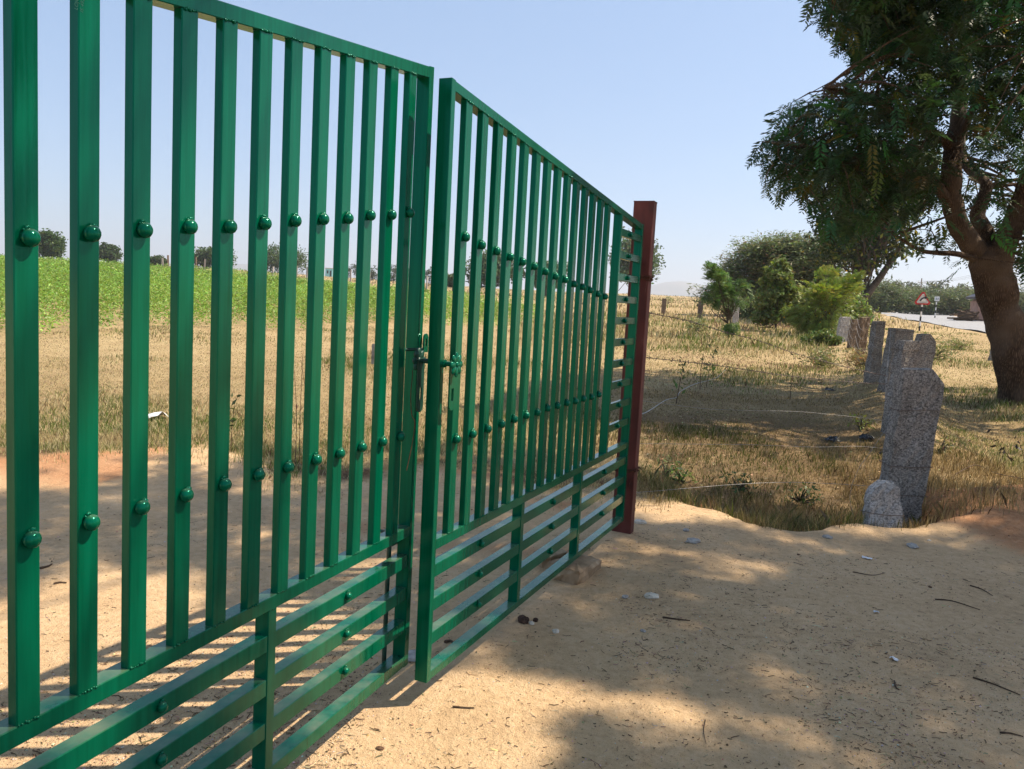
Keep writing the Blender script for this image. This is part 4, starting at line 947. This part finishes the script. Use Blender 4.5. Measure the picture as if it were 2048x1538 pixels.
def power_pole(u, vt, Y, label):
    p = atU(u, Y); p[2] = tz(p[0], p[1]); h = atY(u, vt, Y)[2] - p[2]
    r = thing('power_pole', label, 'pole', tuple(p), .35, 'power poles beyond the road')
    link('mast', mesh_np('mast', *tube([(0, 0, -.3), (0, 0, h)], [.16, .10], 8), POLE), r)
    link('crossarm', mesh_np('crossarm', *cbox(-1.0, 1.0, -.17, -.11, h - .9, h - .78, .005, 'x'), POLE), r)
    for x in (-.9, 0., .9): link('insulator', mesh_np('insulator', *tube([(x, -.14, h - .78), (x, -.14, h - .5)], [.06, .04], 6), SIGN_W), r)
    return p + [0, 0, h - .55]
pp = [power_pole(1783, 566, 185, 'shorter concrete power pole on the skyline, left of the triangular sign'), power_pole(1833, 556, 150, 'taller concrete power pole on the skyline, just behind the triangular sign')]
far_l, far_r = atY(1690, 585, 300), atY(2100, 500, 100)
for k, dx in (('left', -.9), ('middle', 0.), ('right', .9)):
    mb = MB(); seq = [far_l, pp[0], pp[1], far_r]
    for a, b in zip(seq[:-1], seq[1:]):
        t = np.linspace(0, 1, 11)[:, None]; q = a + (b - a) * t + np.array([dx, 0, 0]); q[:, 2] -= (1.2 * 4 * t * (1 - t))[:, 0]; mb.tube(q, .012, 4, False)
    tag(link('power_line', mb.mesh('power_line', SIGN_K)), f'{k} of the three power lines strung between the poles', 'cable', 'power lines')

# crumbling mud-walled shelter and cart-like wood heap across the road
p = atU(1975, 62); p[2] = tz(p[0], p[1]); k = 62 / FPX
r = thing('mud_shelter', 'low pinkish ruined shelter with a dark sagging roof across the road, beside the trunk', 'shelter', tuple(p), -.2)
q = lambda u, v: ((u - 1975) * k, (652 - v) * k)
prof = [q(1950, 652), q(1948, 612), q(1956, 605), q(1968, 606), q(1984, 622), q(1996, 640), q(1999, 652)]
def ext(poly, y0, y1):
    m = len(poly); V = [(a, y0, b) for a, b in poly] + [(a, y1, b) for a, b in poly]
    return np.array(V), [tuple(range(m)), tuple(range(2 * m - 1, m - 1, -1))] + [(i, m + i, m + (i + 1) % m, (i + 1) % m) for i in range(m)]
link('wall', mesh_np('wall', *ext(prof, -.5, 1.2), PINKW), r)
link('wall_opening', mesh_np('wall_opening', *cbox(q(1953, 0)[0], q(1957, 0)[0], -.53, -.505, q(0, 628)[1], q(0, 622)[1], .002), SIGN_K), r)
mb = MB()
for a, b in ((q(1940, 606), q(1952, 600)), (q(1950, 599), q(1962, 606)), (q(1962, 600), q(1976, 606)), (q(1972, 606), q(1998, 636))):
    d = np.array(b) - np.array(a); nn = np.array([-d[1], d[0]]) / np.linalg.norm(d) * .10; mb.add(*ext([tuple(np.array(a) - nn), tuple(np.array(b) - nn), tuple(np.array(b) + nn), tuple(np.array(a) + nn)], -.7, 1.4))
link('roof', mb.mesh('roof', flat('old_tarpaulin', (.035, .035, .05), .6)), r)
p2 = atU(1930, 61); p2[2] = tz(p2[0], p2[1]); g = np.random.default_rng(77); r = thing('firewood_heap', 'low dark heap of firewood left of the ruined shelter', 'wood heap', tuple(p2))
for i in range(26):
    a = np.array([g.random() * 1.2 - .7, (g.random() - .5) * .6, .08 + .7 * g.random() * (1 - .2 * g.random())]); d = unit(np.array([g.normal() * .5 + .9, g.normal() * .4, g.normal() * .25])) * (.4 + .4 * g.random())
    link('log', mesh_np('log', *tube([a - d, a, a + d], .05 + .03 * g.random(), 6), TWIG), r)

# small turquoise building and mast far beyond the crop
p = atU(656, 240); p[2] = tz(p[0], p[1]) ; k = 240 / FPX; z0 = atY(656, 556, 240)[2] - p[2]
r = thing('small_building', 'tiny turquoise flat-roofed building on the skyline between the gate bars', 'building', tuple(p))
w = 7 * k; h = atY(656, 537, 240)[2] - p[2]
link('wall', mesh_np('wall', *cbox(-w, w * 1.1, 0, 4, -.5, h, .02), TURQ), r); link('roof', mesh_np('roof', *cbox(-w - .15, w * 1.1 + .15, -.15, 4.15, h + .003, h + .18, .02), PEB[1]), r)
for x in (-.55, .3): link('door' if x > 0 else 'window', mesh_np('opening', *cbox(x * w, (x + .45) * w, -.04, -.003, max(.1, h - 2.3) if x > 0 else h - 1.5, h - .6, .01), SIGN_K), r)
p = atU(603, 260); p[2] = tz(p[0], p[1]); h = atY(603, 536, 260)[2] - p[2]; r = thing('lattice_mast', 'thin lattice mast on the skyline left of the turquoise building', 'mast', tuple(p)); mb = MB()
for sx in (-1, 1): mb.tube([(sx * .5, 0, 0), (sx * .12, 0, h)], .06, 4)
for i in range(7): mb.tube([(-.5 + i * .05, 0, h * i / 7), (.5 - i * .05, 0, h * (i + 1) / 7)], .04, 4)
link('tower', mb.mesh('tower', POLE), r); link('crossarm', mesh_np('crossarm', *cbox(-1., 1., -.05, .05, h * .8, h * .83, .01, 'x'), POLE), r)
# thin posts of the far field fence
NTH = ['first', 'second', 'third', 'fourth', 'fifth', 'sixth', 'seventh', 'eighth', 'ninth', 'tenth', 'eleventh', 'twelfth', 'thirteenth', 'fourteenth', 'fifteenth', 'sixteenth', 'seventeenth', 'eighteenth', 'nineteenth', 'twentieth']
us = [325, 336, 352, 372, 392, 408, 545, 558, 592, 612, 640, 700, 738, 776, 806, 852, 862, 938, 952, 972]
for i, u in enumerate(us):
    Yf = 88; p = atU(u, Yf); p[2] = tz(p[0], p[1]); h = 1.5 + .5 * ((i * 37) % 10) / 10
    V, F = cbox(-.09, .09, -.06, .06, -.3, h, .01); o = link('field_post', mesh_np('field_post', V, F, [GRANP, GRANB, POLE][i % 3]), None, tuple(p), (0, (i % 5 - 2) * .02, i * .7))
    tag(o, f'{NTH[i]} from the left of the slim posts of the distant fence beyond the crop', 'post', 'posts of the distant field fence')

# ------------------------------------------------------------------ crop, grass, debris
g = np.random.default_rng(201)
def crop():
    nearY = lambda u: np.interp(u, [-200, 80, 300, 560, 860, 1030, 1100], [15.5, 16.0, 19.3, 21.3, 27.5, 30, 32]); farY = lambda u: np.interp(u, [-200, 100, 560, 862, 1060], [62, 60, 62, 40, 36])
    X, Y = np.meshgrid(np.arange(-50, 4, .52), np.arange(15, 64, .52)); X = (X + g.normal(size=X.shape) * .16).ravel(); Y = (Y + g.normal(size=Y.shape) * .16).ravel()
    u = 1024 + FPX * X / Y; dn = Y - nearY(u); k = (u > -200) & (u < 1065) & (dn > (fbm(X * .7, Y * .7, 3) - .44) * 5) & (Y < farY(u)); X, Y, dn = X[k], Y[k], dn[k]
    Z = terrain(X, Y); h = (.55 + .5 * g.random(len(X))) * (.6 + .4 * sstep(0, 3, dn)); VV = []; CC = []
    for near, per, s in ((Y < 34, 110, .085), (Y >= 34, 56, .14)):
        x, y, z, hh = X[near], Y[near], Z[near], h[near]; n = len(x)
        P = np.stack([np.repeat(x, per), np.repeat(y, per), np.repeat(z, per)], 1); H = np.repeat(hh, per); t = g.random(n * per) ** .7
        P[:, :2] += g.normal(size=(n * per, 2)) * (.10 + .14 * t)[:, None]; P[:, 2] += H * t
        tint = np.repeat(.75 + .5 * fbm(x * .3, y * .3, 3) + .2 * g.normal(size=n), per)[:, None]
        c = vary((.17, .30, .05), n * per, .22, g, (.25, .36, .08), .2) * np.clip(tint, .5, 1.6)
        V, F, c = leaves(P, s, np.clip(c, .005, 1), .35, .30, g); VV.append(V); CC.append(c)
    V = np.concatenate(VV); o = link('crop', mesh_np('crop', V, np.arange(len(V)).reshape(-1, 4), LEAF, np.concatenate(CC)))
    tag(o, 'bright green feathery crop filling the field behind the gate', 'crop', kind='stuff')
crop()

def blades(X, Y, h, w, col, lean=.5):
    n = len(X); Z = terrain(X, Y) - .006; a = g.random(n) * 2 * math.pi; s = np.stack([np.cos(a), np.sin(a), 0 * a], 1) * (w / 2)[:, None]
    P = np.stack([X, Y, Z], 1); b = g.random(n) * 2 * math.pi; l = lean * g.random(n) * h
    tip = P + np.stack([np.cos(b) * l, np.sin(b) * l, h], 1); midp = P + np.stack([np.cos(b) * l * .3, np.sin(b) * l * .3, h * .55], 1)
    V = np.stack([P - s, P + s, midp + s * .7, tip, midp - s * .7], 1).reshape(-1, 3); i = np.arange(n) * 5
    F = np.stack([i, i + 1, i + 2, i + 3, i + 4], 1)
    return V, F, np.repeat(col, 5, 0)
def grass(n, y0, y1, hfun, label, seed, dens, w0=.0028, wk=.00075, lean=.7):
    u = g.random(n) * 2500 - 250; Y = np.exp(np.log(y0) + g.random(n) * np.log(y1 / y0)); X = (u - 1024) / FPX * Y
    s_, r_, d_ = zones(X, Y); k = dens(X, Y, s_, r_, d_) > g.random(n)
    dr = np.min(np.hypot(X[k, None] - rc[None, ::3, 0], Y[k, None] - rc[None, ::3, 1]), 1) if False else None
    X, Y = X[k], Y[k]
    # keep off the asphalt
    ri = np.array([np.interp(Y, rc[:, 1], rc[:, 0])])[0]; k = np.abs(X - ri) > 4.6; X, Y = X[k], Y[k]
    u = 1024 + FPX * X / Y
    crop_in = (Y > np.interp(u, [-200, 80, 300, 560, 860, 1030, 1100], [15.5, 16.0, 19.3, 21.3, 27.5, 30, 32]) + .5) & (Y < 62) & (u < 1060); k = ~crop_in; X, Y = X[k], Y[k]
    n = len(X); f = fbm(X * .45 + 3, Y * .45, 4); f2 = fbm(X * .16 + 20, Y * .16 + 5, 3); f3 = fbm(X * 1.9, Y * 1.9 + 11, 3)
    straw = np.array([.40, .335, .17]); pale = np.array([.52, .46, .27]); olive = np.array([.20, .215, .08]); green = np.array([.11, .17, .035]); mauve = np.array([.24, .165, .115]); brown = np.array([.13, .085, .045])
    gr = sstep(.44, .62, f3 * .5 + f * .5 + .07 * (X > 1.2) * (Y < 11) + .09 * (X > 1) * (Y > 13) * (Y < 45)); c = straw * (1 - gr)[:, None] + olive * gr[:, None]
    m = g.random(n); c[m < .22] = pale; c[(m > .22) & (m < .22 + .30 * gr)] = green; c[m > .88] = brown
    mv = sstep(.50, .60, f2) * sstep(15, 22, Y) * (1 - sstep(38, 55, Y)) * (X > 0); k = g.random(n) < mv * .75; c[k] = mauve
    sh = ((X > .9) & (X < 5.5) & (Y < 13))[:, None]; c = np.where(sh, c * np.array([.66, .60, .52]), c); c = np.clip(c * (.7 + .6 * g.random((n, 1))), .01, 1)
    h = hfun(X, Y, f) * (.5 + g.random(n)); V, F, c = blades(X, Y, h, np.maximum(w0, wk * Y) * (.7 + .6 * g.random(n)), c, lean)
    o = link('grass', mesh_np('grass', V, F, GRASSM, c)); tag(o, label, 'grass', kind='stuff')
def dn_near(X, Y, s, r, d): return np.clip((1 - s) * (.6 + 1.0 * sstep(.36, .6, fbm(X * 1.3, Y * 1.3, 3))) * (1 - .55 * (r > .5)), 0, 1)
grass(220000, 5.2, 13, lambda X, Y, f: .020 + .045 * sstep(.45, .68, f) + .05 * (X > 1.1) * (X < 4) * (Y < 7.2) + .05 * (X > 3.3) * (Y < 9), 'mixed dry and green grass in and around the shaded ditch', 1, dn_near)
grass(120000, 13, 45, lambda X, Y, f: .022 + .07 * sstep(.42, .66, f) + .14 * sstep(19, 25, Y) * (X > 0) * (X < .40 * Y), 'dry straw and green grass of the open field', 2, lambda X, Y, s, r, d: np.clip(.45 + .8 * sstep(.38, .6, fbm(X * .8, Y * .8, 3)) - .4 * (r > .5), 0, 1), .003, .0009)
grass(110000, 6.6, 22, lambda X, Y, f: .022 + .04 * sstep(.4, .62, f), 'short dry straw grass on the strip behind the gate', 5, lambda X, Y, s, r, d: np.clip((X < 1.2) * (1 - s) * (.55 + .8 * sstep(.36, .58, fbm(X * 1.1 + 4, Y * 1.1, 3))), 0, 1), .0028, .0008)
grass(80000, 12, 34, lambda X, Y, f: .04 + .06 * sstep(.4, .62, f), 'yellow-green field grass between the ditch and the bushes', 6, lambda X, Y, s, r, d: np.clip((X > .8) * (.5 + .7 * sstep(.36, .58, fbm(X * .9 + 4, Y * .9, 3))), 0, 1), .003, .0009)
grass(45000, 45, 330, lambda X, Y, f: .12 + .2 * f, 'distant dry grassland up to the skyline', 3, lambda X, Y, s, r, d: .9 + 0 * X, .03, .0012)
# taller tufts along the ditch edge
n = 26; tx = 1.2 + g.random(n) * 2.3; ty = edgeY(tx) + .12 + g.random(n) * .9
m = 5200; i = g.integers(0, n, m); X = tx[i] + g.normal(size=m) * .11; Y = ty[i] + g.normal(size=m) * .09
c = vary((.12, .13, .04), m, .4, g, (.36, .28, .13), .45); V, F, c = blades(X, Y, .07 + .13 * g.random(m), .003 + .001 * g.random(m), np.clip(c, .01, 1), .8)
tag(link('grass', mesh_np('grass', V, F, GRASSM, c)), 'longer drooping grass tufts along the ditch edge below the wires', 'grass', kind='stuff')

# gravel, crumbs and twig litter on the sand
def debris(n, seed, kind):
    gg = np.random.default_rng(seed); u = gg.random(n) * 2300 - 150; v = 905 + gg.random(n) ** .9 * 650
    D = FW + RT * ((u - 1024) / FPX)[:, None] - UP * ((v - 769) / FPX)[:, None]; P = EYEP + D * (-EYE / D[:, 2])[:, None]
    X, Y = P[:, 0], P[:, 1]; s_, r_, d_ = zones(X, Y)
    band = np.exp(-((Y - (3.85 - .28 * (X - .8))) / .28) ** 2) * (X > .6) + .8 * np.exp(-((Y - 4.9 + .1 * X) / .35) ** 2) * (X > 1.6) + .5 * np.exp(-(((X - 1.5) / .5) ** 2 + ((Y - 5.0) / .5) ** 2))
    pr_ = (.22 + 1.1 * sstep(.47, .63, fbm(X * 1.5 + 8, Y * 1.5, 4)) + .9 * band) * (s_ > .3)
    k = gg.random(n) < pr_; X, Y = X[k], Y[k]; n = len(X); Z = terrain(X, Y); return X, Y, Z, n, gg
X, Y, Z, n, gg = debris(46000, 301, 0)
oc = np.array([(1, 0, 0), (-1, 0, 0), (0, 1, 0), (0, -1, 0), (0, 0, 1), (0, 0, -1)], float); of = np.array([(0, 2, 4), (2, 1, 4), (1, 3, 4), (3, 0, 4), (2, 0, 5), (1, 2, 5), (3, 1, 5), (0, 3, 5)])
sz = np.clip(.0017 * np.exp(gg.normal(size=n) * .5), .0008, .006); V = oc[None] * (sz[:, None, None] * (.6 + .8 * gg.random((n, 6, 1)))) * np.array([1, 1, .75]); ang = gg.random(n) * 6.28; ca, sa = np.cos(ang)[:, None], np.sin(ang)[:, None]
V = np.stack([V[..., 0] * ca - V[..., 1] * sa, V[..., 0] * sa + V[..., 1] * ca, V[..., 2]], -1) + np.stack([X, Y, Z + sz * .4], 1)[:, None]
c = vary((.38, .26, .15), n, .35, gg); m = gg.random(n); c[m < .22] = vary((.60, .52, .42), n, .2, gg)[m < .22]; c[m > .70] = vary((.13, .08, .048), n, .4, gg)[m > .70]
CRUMB = mat_leaf('crumb', .0, .9, .2)
tag(link('gravel', mesh_np('gravel', V.reshape(-1, 3), (np.arange(n)[:, None, None] * 6 + of[None]).reshape(-1, 3), CRUMB, np.repeat(np.clip(c, .01, 1), 6, 0))), 'fine gravel and earth crumbs scattered over the sand', 'gravel', kind='stuff')
X, Y, Z, n, gg = debris(11000, 302, 1)
ln = np.clip(.013 * np.exp(gg.normal(size=n) * .6), .006, .09); ang = gg.normal(size=n) * .9 + .3; dx = np.stack([np.cos(ang), np.sin(ang), gg.normal(size=n) * .12], 1); sd = np.stack([-np.sin(ang), np.cos(ang), 0 * ang], 1); wd = .0007 + .0011 * gg.random(n)
C0 = np.stack([X, Y, Z + .002], 1); bend = sd * (ln * gg.normal(size=n) * .15)[:, None]
sec = [sd * wd[:, None], np.array([0, 0, 1.]) * wd[:, None] * 1.4, -sd * wd[:, None]]
rows = [C0 - dx * ln[:, None] / 2, C0 + bend, C0 + dx * ln[:, None] / 2]
V = np.stack([r_ + s_ for r_ in rows for s_ in sec], 1); F = []
for a in (0, 3): F += [(a, a + 1, a + 4, a + 3), (a + 1, a + 2, a + 5, a + 4)]
c = vary((.12, .078, .045), n, .5, gg, (.42, .34, .22), .3)
tag(link('twig_litter', mesh_np('twig_litter', V.reshape(-1, 3), (np.arange(n)[:, None, None] * 9 + np.array(F)[None]).reshape(-1, 4), CRUMB, np.repeat(np.clip(c, .01, 1), 9, 0))), 'thin broken twigs and straw lying all over the sand', 'twigs', kind='stuff')

# fallen leaves and straw on the shaded soil between the post and the slabs
n = 26000; X = gg.random(n) * 9 - 2.2; Y = 6.0 + gg.random(n) ** .8 * 10; s_, r_, d_ = zones(X, Y); k = (s_ < .8) & (gg.random(n) < .25 + .9 * sstep(.38, .58, fbm(X * 1.7, Y * 1.7, 3))); X, Y = X[k], Y[k]; n = len(X)
P = np.stack([X, Y, terrain(X, Y) + .006 + .01 * gg.random(n)], 1); c = vary((.15, .095, .05), n, .5, gg, (.40, .32, .18), .35)
V, F, c = leaves(P, .034, np.clip(c, .01, 1), .8, .35, gg); tag(link('leaf_litter', mesh_np('leaf_litter', V, F, CRUMB, c)), 'brown fallen leaves and straw on the shaded soil behind the wires', 'leaf litter', kind='stuff')

# ------------------------------------------------------------------ single things lying on the ground
def rock(name, label, u, v, sz, mat, seed, cat='stone', group=None, amp=.35, nu=12, nv=8, yaw=None, sink=.25):
    p = hit(u, v); V, F = lumpy(nu, nv, seed, amp, sz); o = link(name, mesh_np(name, V, F, mat, smooth=False), None, (p[0], p[1], p[2] + sz[2] * (1 - sink * 2)), (0, 0, seed * .7 if yaw is None else yaw)); return tag(o, label, cat, group)
# stone blocks under the farther leaf
def block(label, u, v, sx, sy, sz, yaw, seed, tilt=0):
    p = hit(u, v); rr = np.random.default_rng(seed); V = []; n = 5
    xs = np.linspace(-.5, .5, n + 1); per = [(a, -.5) for a in xs[:-1]] + [(.5, b) for b in xs[:-1]] + [(-a, .5) for a in xs[:-1]] + [(-.5, -b) for b in xs[:-1]]; m = len(per)
    for z in (-.6, 0, .35, .5):
        k = 1. if z < .5 else .93
        for a, b in per: V.append((a * sx * k + (rr.random() - .5) * .022, b * sy * k + (rr.random() - .5) * .022, z * sz + (rr.random() - .5) * .012))
    V.append((0, 0, .5 * sz)); F = [(k * m + i, k * m + (i + 1) % m, (k + 1) * m + (i + 1) % m, (k + 1) * m + i) for k in range(3) for i in range(m)] + [(3 * m + i, 3 * m + (i + 1) % m, len(V) - 1) for i in range(m)]
    o = link('stone_block', mesh_np('stone_block', np.array(V), F, STONE_TAN), None, (p[0], p[1], p[2] + sz * .42), (tilt, 0, yaw)); tag(o, label, 'stone block', 'stone blocks under the gate')
block('tan rough stone block in front of the bottom rail of the farther leaf', 1150, 1150, .30, .19, .085, math.radians(58), 5, .06)
block('brownish stone block behind the bottom rail of the farther leaf', 1098, 1128, .16, .14, .085, math.radians(50), 6)
rock('dung_lump', 'larger dark dried dung lump below the farther gate leaf', 1046, 1245, (.032, .026, .02), DUNG, 3, 'dung', 'dung lumps')
rock('dung_lump', 'smaller round dung lump right of the larger one', 1071, 1244, (.013, .012, .011), DUNG, 4, 'dung', 'dung lumps')
for i, (u, v, s, mt, lb) in enumerate([(1111, 1267, .022, 1, 'pale round pebble right of the dung lumps'), (1286, 1266, .016, 0, 'small blue-grey pebble in the middle of the shaded sand'), (1280, 1046, .045, 1, 'whitish stone at the foot of the gate post'), (1385, 1085, .05, 0, 'flat grey-blue stone on the sand beyond the post'), (1372, 1062, .028, 0, 'small grey stone behind the flat grey-blue one'), (1825, 1095, .045, 0, 'flat blue-grey stone below the pale granite slab'), (1655, 1077, .035, 0, 'grey stone at the edge of the sunny sand strip'), (1303, 1195, .04, 1, 'pale flat stone half sunk in the sand'), (1597, 1111, .012, 2, 'dark brown pebble in the upper part of the shade'), (1860, 1175, .013, 2, 'dark brown round pebble at the right'), (1063, 1250, .018, 1, 'pale chip under the dung lumps'), (760, 1503, .014, 2, 'reddish pebble on the sunny sand below the nearer leaf'), (1858, 1083, .016, 1, 'pale pebble right of the pale slab'), (1250, 1195, .022, 0, 'grey pebble near the stone block')]):
    rock('pebble', lb, u, v, (s, s * .75, s * .4), PEB[mt], 20 + i, 'pebble', 'loose pebbles on the sand')
rock('flat_stone', 'flat grey stone lying in the gap between the two leaves', 828, 1315, (.075, .05, .012), PEB[0], 50, 'stone')
# plastic scraps
def scrap(label, u, v, w, h, mat, seed, up_=.5, cat='plastic scrap'):
    p = hit(u, v); rr = np.random.default_rng(seed); n = 6; V = []; 
    for i in range(n):
        for j in range(n):
            a, b = i / (n - 1) - .5, j / (n - 1) - .5; V.append((a * w * (1 - .5 * abs(b)), b * h, up_ * w * (.35 * rr.random() + .4 * (1 - 4 * a * a) * (b + .5))))
    V = np.array(V); W2 = V + np.array([0, 0, .0015]); F = [(i * n + j, (i + 1) * n + j, (i + 1) * n + j + 1, i * n + j + 1) for i in range(n - 1) for j in range(n - 1)]
    o = link('plastic_scrap', mesh_np('plastic_scrap', np.vstack([V, W2]), F + [tuple(x + n * n for x in f[::-1]) for f in F], mat), None, (p[0], p[1], p[2] + .004), (0, 0, seed)); tag(o, label, cat, 'bits of litter')
scrap('small torn white plastic scrap on the sand near the stones', 1734, 1119, .035, .06, WHITEP, 1)
scrap('white crumpled paper bit low at the right', 1788, 1323, .04, .03, WHITEP, 2)
scrap('tiny white scrap among the twigs', 1752, 1228, .03, .025, WHITEP, 3)
scrap('crumpled clear plastic bag lying in the sunny dry grass behind the gate', 312, 838, .25, .22, WHITEP, 4)
scrap('black plastic sheet caught in the grass beside the ditch', 1664, 884, .22, .13, BLACKP, 5, .5)
scrap('black rag under the loose wire beside the slabs', 1733, 880, .18, .13, BLACKP, 6, .6)
scrap('black and white scrap lying in the field before the stone row', 1660, 782, .2, .14, BLACKP, 7, .4)
# larger twigs and sticks
def stick(name, label, pts, r, mat, group=None, cat='twig', lift=.004):
    P = []
    for u, v, *dz in pts:
        p = hit(u, v); p[2] += lift + (dz[0] if dz else 0); P.append(p)
    q = spline(P, 5); o = link(name, mesh_np(name, *tube(q, np.linspace(r, r * .5, len(q)), 6, True, .4), mat), None); return tag(o, label, cat, group)
for i, (pts, r, lb) in enumerate([([(905, 1418), (930, 1420), (948, 1423)], .004, 'dark twig on the sunlit sand patch'), ([(1325, 1238), (1350, 1241), (1380, 1245)], .005, 'dark stick left of the debris line'), ([(1870, 1200), (1905, 1205), (1960, 1221)], .004, 'long thin twig at the right of the debris'), ([(1940, 1172), (1965, 1182), (1985, 1194)], .004, 'thin twig near the right edge, upper'), ([(2000, 1467), (2020, 1470), (2046, 1477)], .004, 'twig cut by the right edge near the bottom'), ([(1705, 1146), (1745, 1152), (1770, 1148)], .003, 'curved twig below the white plastic scrap'), ([(1788, 1367), (1792, 1377), (1798, 1384)], .004, 'short dark twig low at the right'), ([(890, 1290), (900, 1287), (908, 1291)], .009, 'dark charred stick end behind the bottom rail of the farther leaf'), ([(80, 1140), (95, 1136), (104, 1131)], .008, 'dark stick end seen behind the first bar'), ([(108, 1172), (120, 1168), (133, 1170)], .006, 'brown curled stick behind the second bar'), ([(1945, 1360), (1990, 1375), (2040, 1395)], .004, 'long twig near the right edge, lower'), ([(1410, 1445), (1407, 1465), (1412, 1490)], .002, 'thin upright-lying twig at the bottom middle')]):
    stick('twig', lb, pts, r, TWIG, 'loose twigs on the sand')
stick('pale_branch', 'long bent pale branch lying in the shaded grass right of the post', [(1262, 838, .05), (1290, 834, .05), (1330, 812, .08), (1352, 806, .08), (1360, 796, .1), (1390, 780, .1), (1430, 768, .1), (1450, 750, .1)], .007, PIPE, None, 'branch')
stick('charred_stick', 'black charred stick leaning on the foot of the grey slab', [(1756, 910, .0), (1770, 907, .03), (1786, 902, .08)], .012, BLACKP, None, 'stick')
stick('dry_branch', 'thin dead branch across the red earth mound', [(1910, 955, .03), (1950, 940, .05), (1990, 955, .04), (2045, 970, .05)], .006, TWIG, None, 'branch')

# upright seedlings in the ditch area and the dark-leaved sprig by the mound
def stalk(label, u, v, pts, r, leaf_n, ls, col, seed, name='seedling', mat=LEAF, stem=TWIG):
    p = hit(u, v); gg = np.random.default_rng(seed); rt = thing(name, label, 'seedling', tuple(p)); Yp = p[1]
    P = [np.array([0, 0, -.03])] + [atY(a, b, Yp) - p for a, b in pts]; q = spline(P, 5); link('stem', mesh_np('stem', *tube(q, np.linspace(r, r * .4, len(q)), 5), stem), rt)
    t = gg.integers(len(q) // 3, len(q), leaf_n); L_ = q[t] + gg.normal(size=(leaf_n, 3)) * ls * .6; d = unit(gg.normal(size=(leaf_n, 3)) + [0, 0, .4])
    V, F, c = leaves(L_ + d * ls * .4, ls, np.clip(vary(col, leaf_n, .3, gg), .005, 1), .2, .4, gg, d); link('leaves', mesh_np('leaves', V, F, mat, c), rt)
stalk('thin dark seedling with a leafy tip standing right of the gate post', 1352, 808, [(1357, 780), (1363, 750), (1368, 728)], .008, 26, .09, (.09, .13, .04), 1)
stalk('tall bare leaning seedling beside the leafy-tipped one', 1400, 780, [(1402, 740), (1408, 705), (1424, 672)], .007, 14, .07, (.10, .15, .04), 2)
stalk('second tall thin seedling in the shaded grass', 1412, 775, [(1418, 745), (1425, 715), (1432, 690)], .005, 22, .09, (.11, .17, .04), 3)
stalk('thin upright weed in the middle of the shaded field', 1580, 800, [(1582, 770), (1585, 745), (1592, 712)], .006, 10, .06, (.13, .13, .05), 4)
stalk('sprig with large dark leaves at the right edge by the red mound', 2036, 935, [(2025, 925), (2012, 905), (2000, 890), (1990, 868)], .005, 12, .10, (.02, .016, .012), 5)
stalk('second dark-leaved sprig cut by the right edge', 2050, 930, [(2046, 905), (2040, 890), (2036, 880)], .004, 6, .09, (.02, .016, .012), 6)
stalk('dark spindly seedling seen between the bars of the nearer leaf', 462, 905, [(463, 870), (465, 840), (470, 800)], .005, 16, .07, (.06, .09, .03), 7)
for i, (u, v, t) in enumerate([(598, 930, 700), (590, 935, 740), (612, 930, 720)]): stalk(['left', 'middle', 'right'][i] + ' of three tall dry grass stalks behind the nearer leaf', u, v, [(u + 3, (v + t) // 2), (u + 8 - i * 9, t)], .004, 8, .05, (.34, .26, .12), 20 + i, 'dry_stalk')
for i, (u, v) in enumerate([(1362, 968), (1480, 985), (1330, 955), (1795, 1040), (1880, 905), (1720, 860), (1600, 1010)]):
    b = hit(u, v); bush('weed', ['bright green weed at the ditch edge right of the post', 'dark leafy weed in the middle of the ditch', 'small pale weed close to the post', 'dry thorny tuft between the pale and the big slab', 'straw-green tuft right of the big slab', 'yellow-green tuft lit by the sun beside the slabs', 'leafy weed low in the ditch towards the slabs'][i], 'weed', b, [(0, 0, .08, .14, .14, .10)], 160, .045, [(.12, .20, .04), (.05, .08, .025), (.16, .18, .08), (.2, .14, .08), (.2, .19, .07), (.17, .20, .04), (.07, .10, .03)][i], 400 + i, None, 0, 0, .35, clump=.4)

# ------------------------------------------------------------------ dusty air
hz, hn, _ = newmat('dusty_air'); hn.nodes.remove(hn.nodes['Principled BSDF'])
pv = hn.nodes.new('ShaderNodeVolumePrincipled'); pv.inputs['Color'].default_value = (.86, .89, .97, 1); pv.inputs['Density'].default_value = .00036; pv.inputs['Anisotropy'].default_value = .2
L(hn, pv.outputs[0], hn.nodes['Material Output'].inputs['Volume'])
zmin = float(ZZ.min()) - 1
V, F = cbox(-4700, 4700, -700, 5600, min(zmin, -25), 185, .01); tag(link('haze', mesh_np('haze', V, F, hz)), 'pale dusty haze lying over the whole landscape', 'haze', kind='stuff')
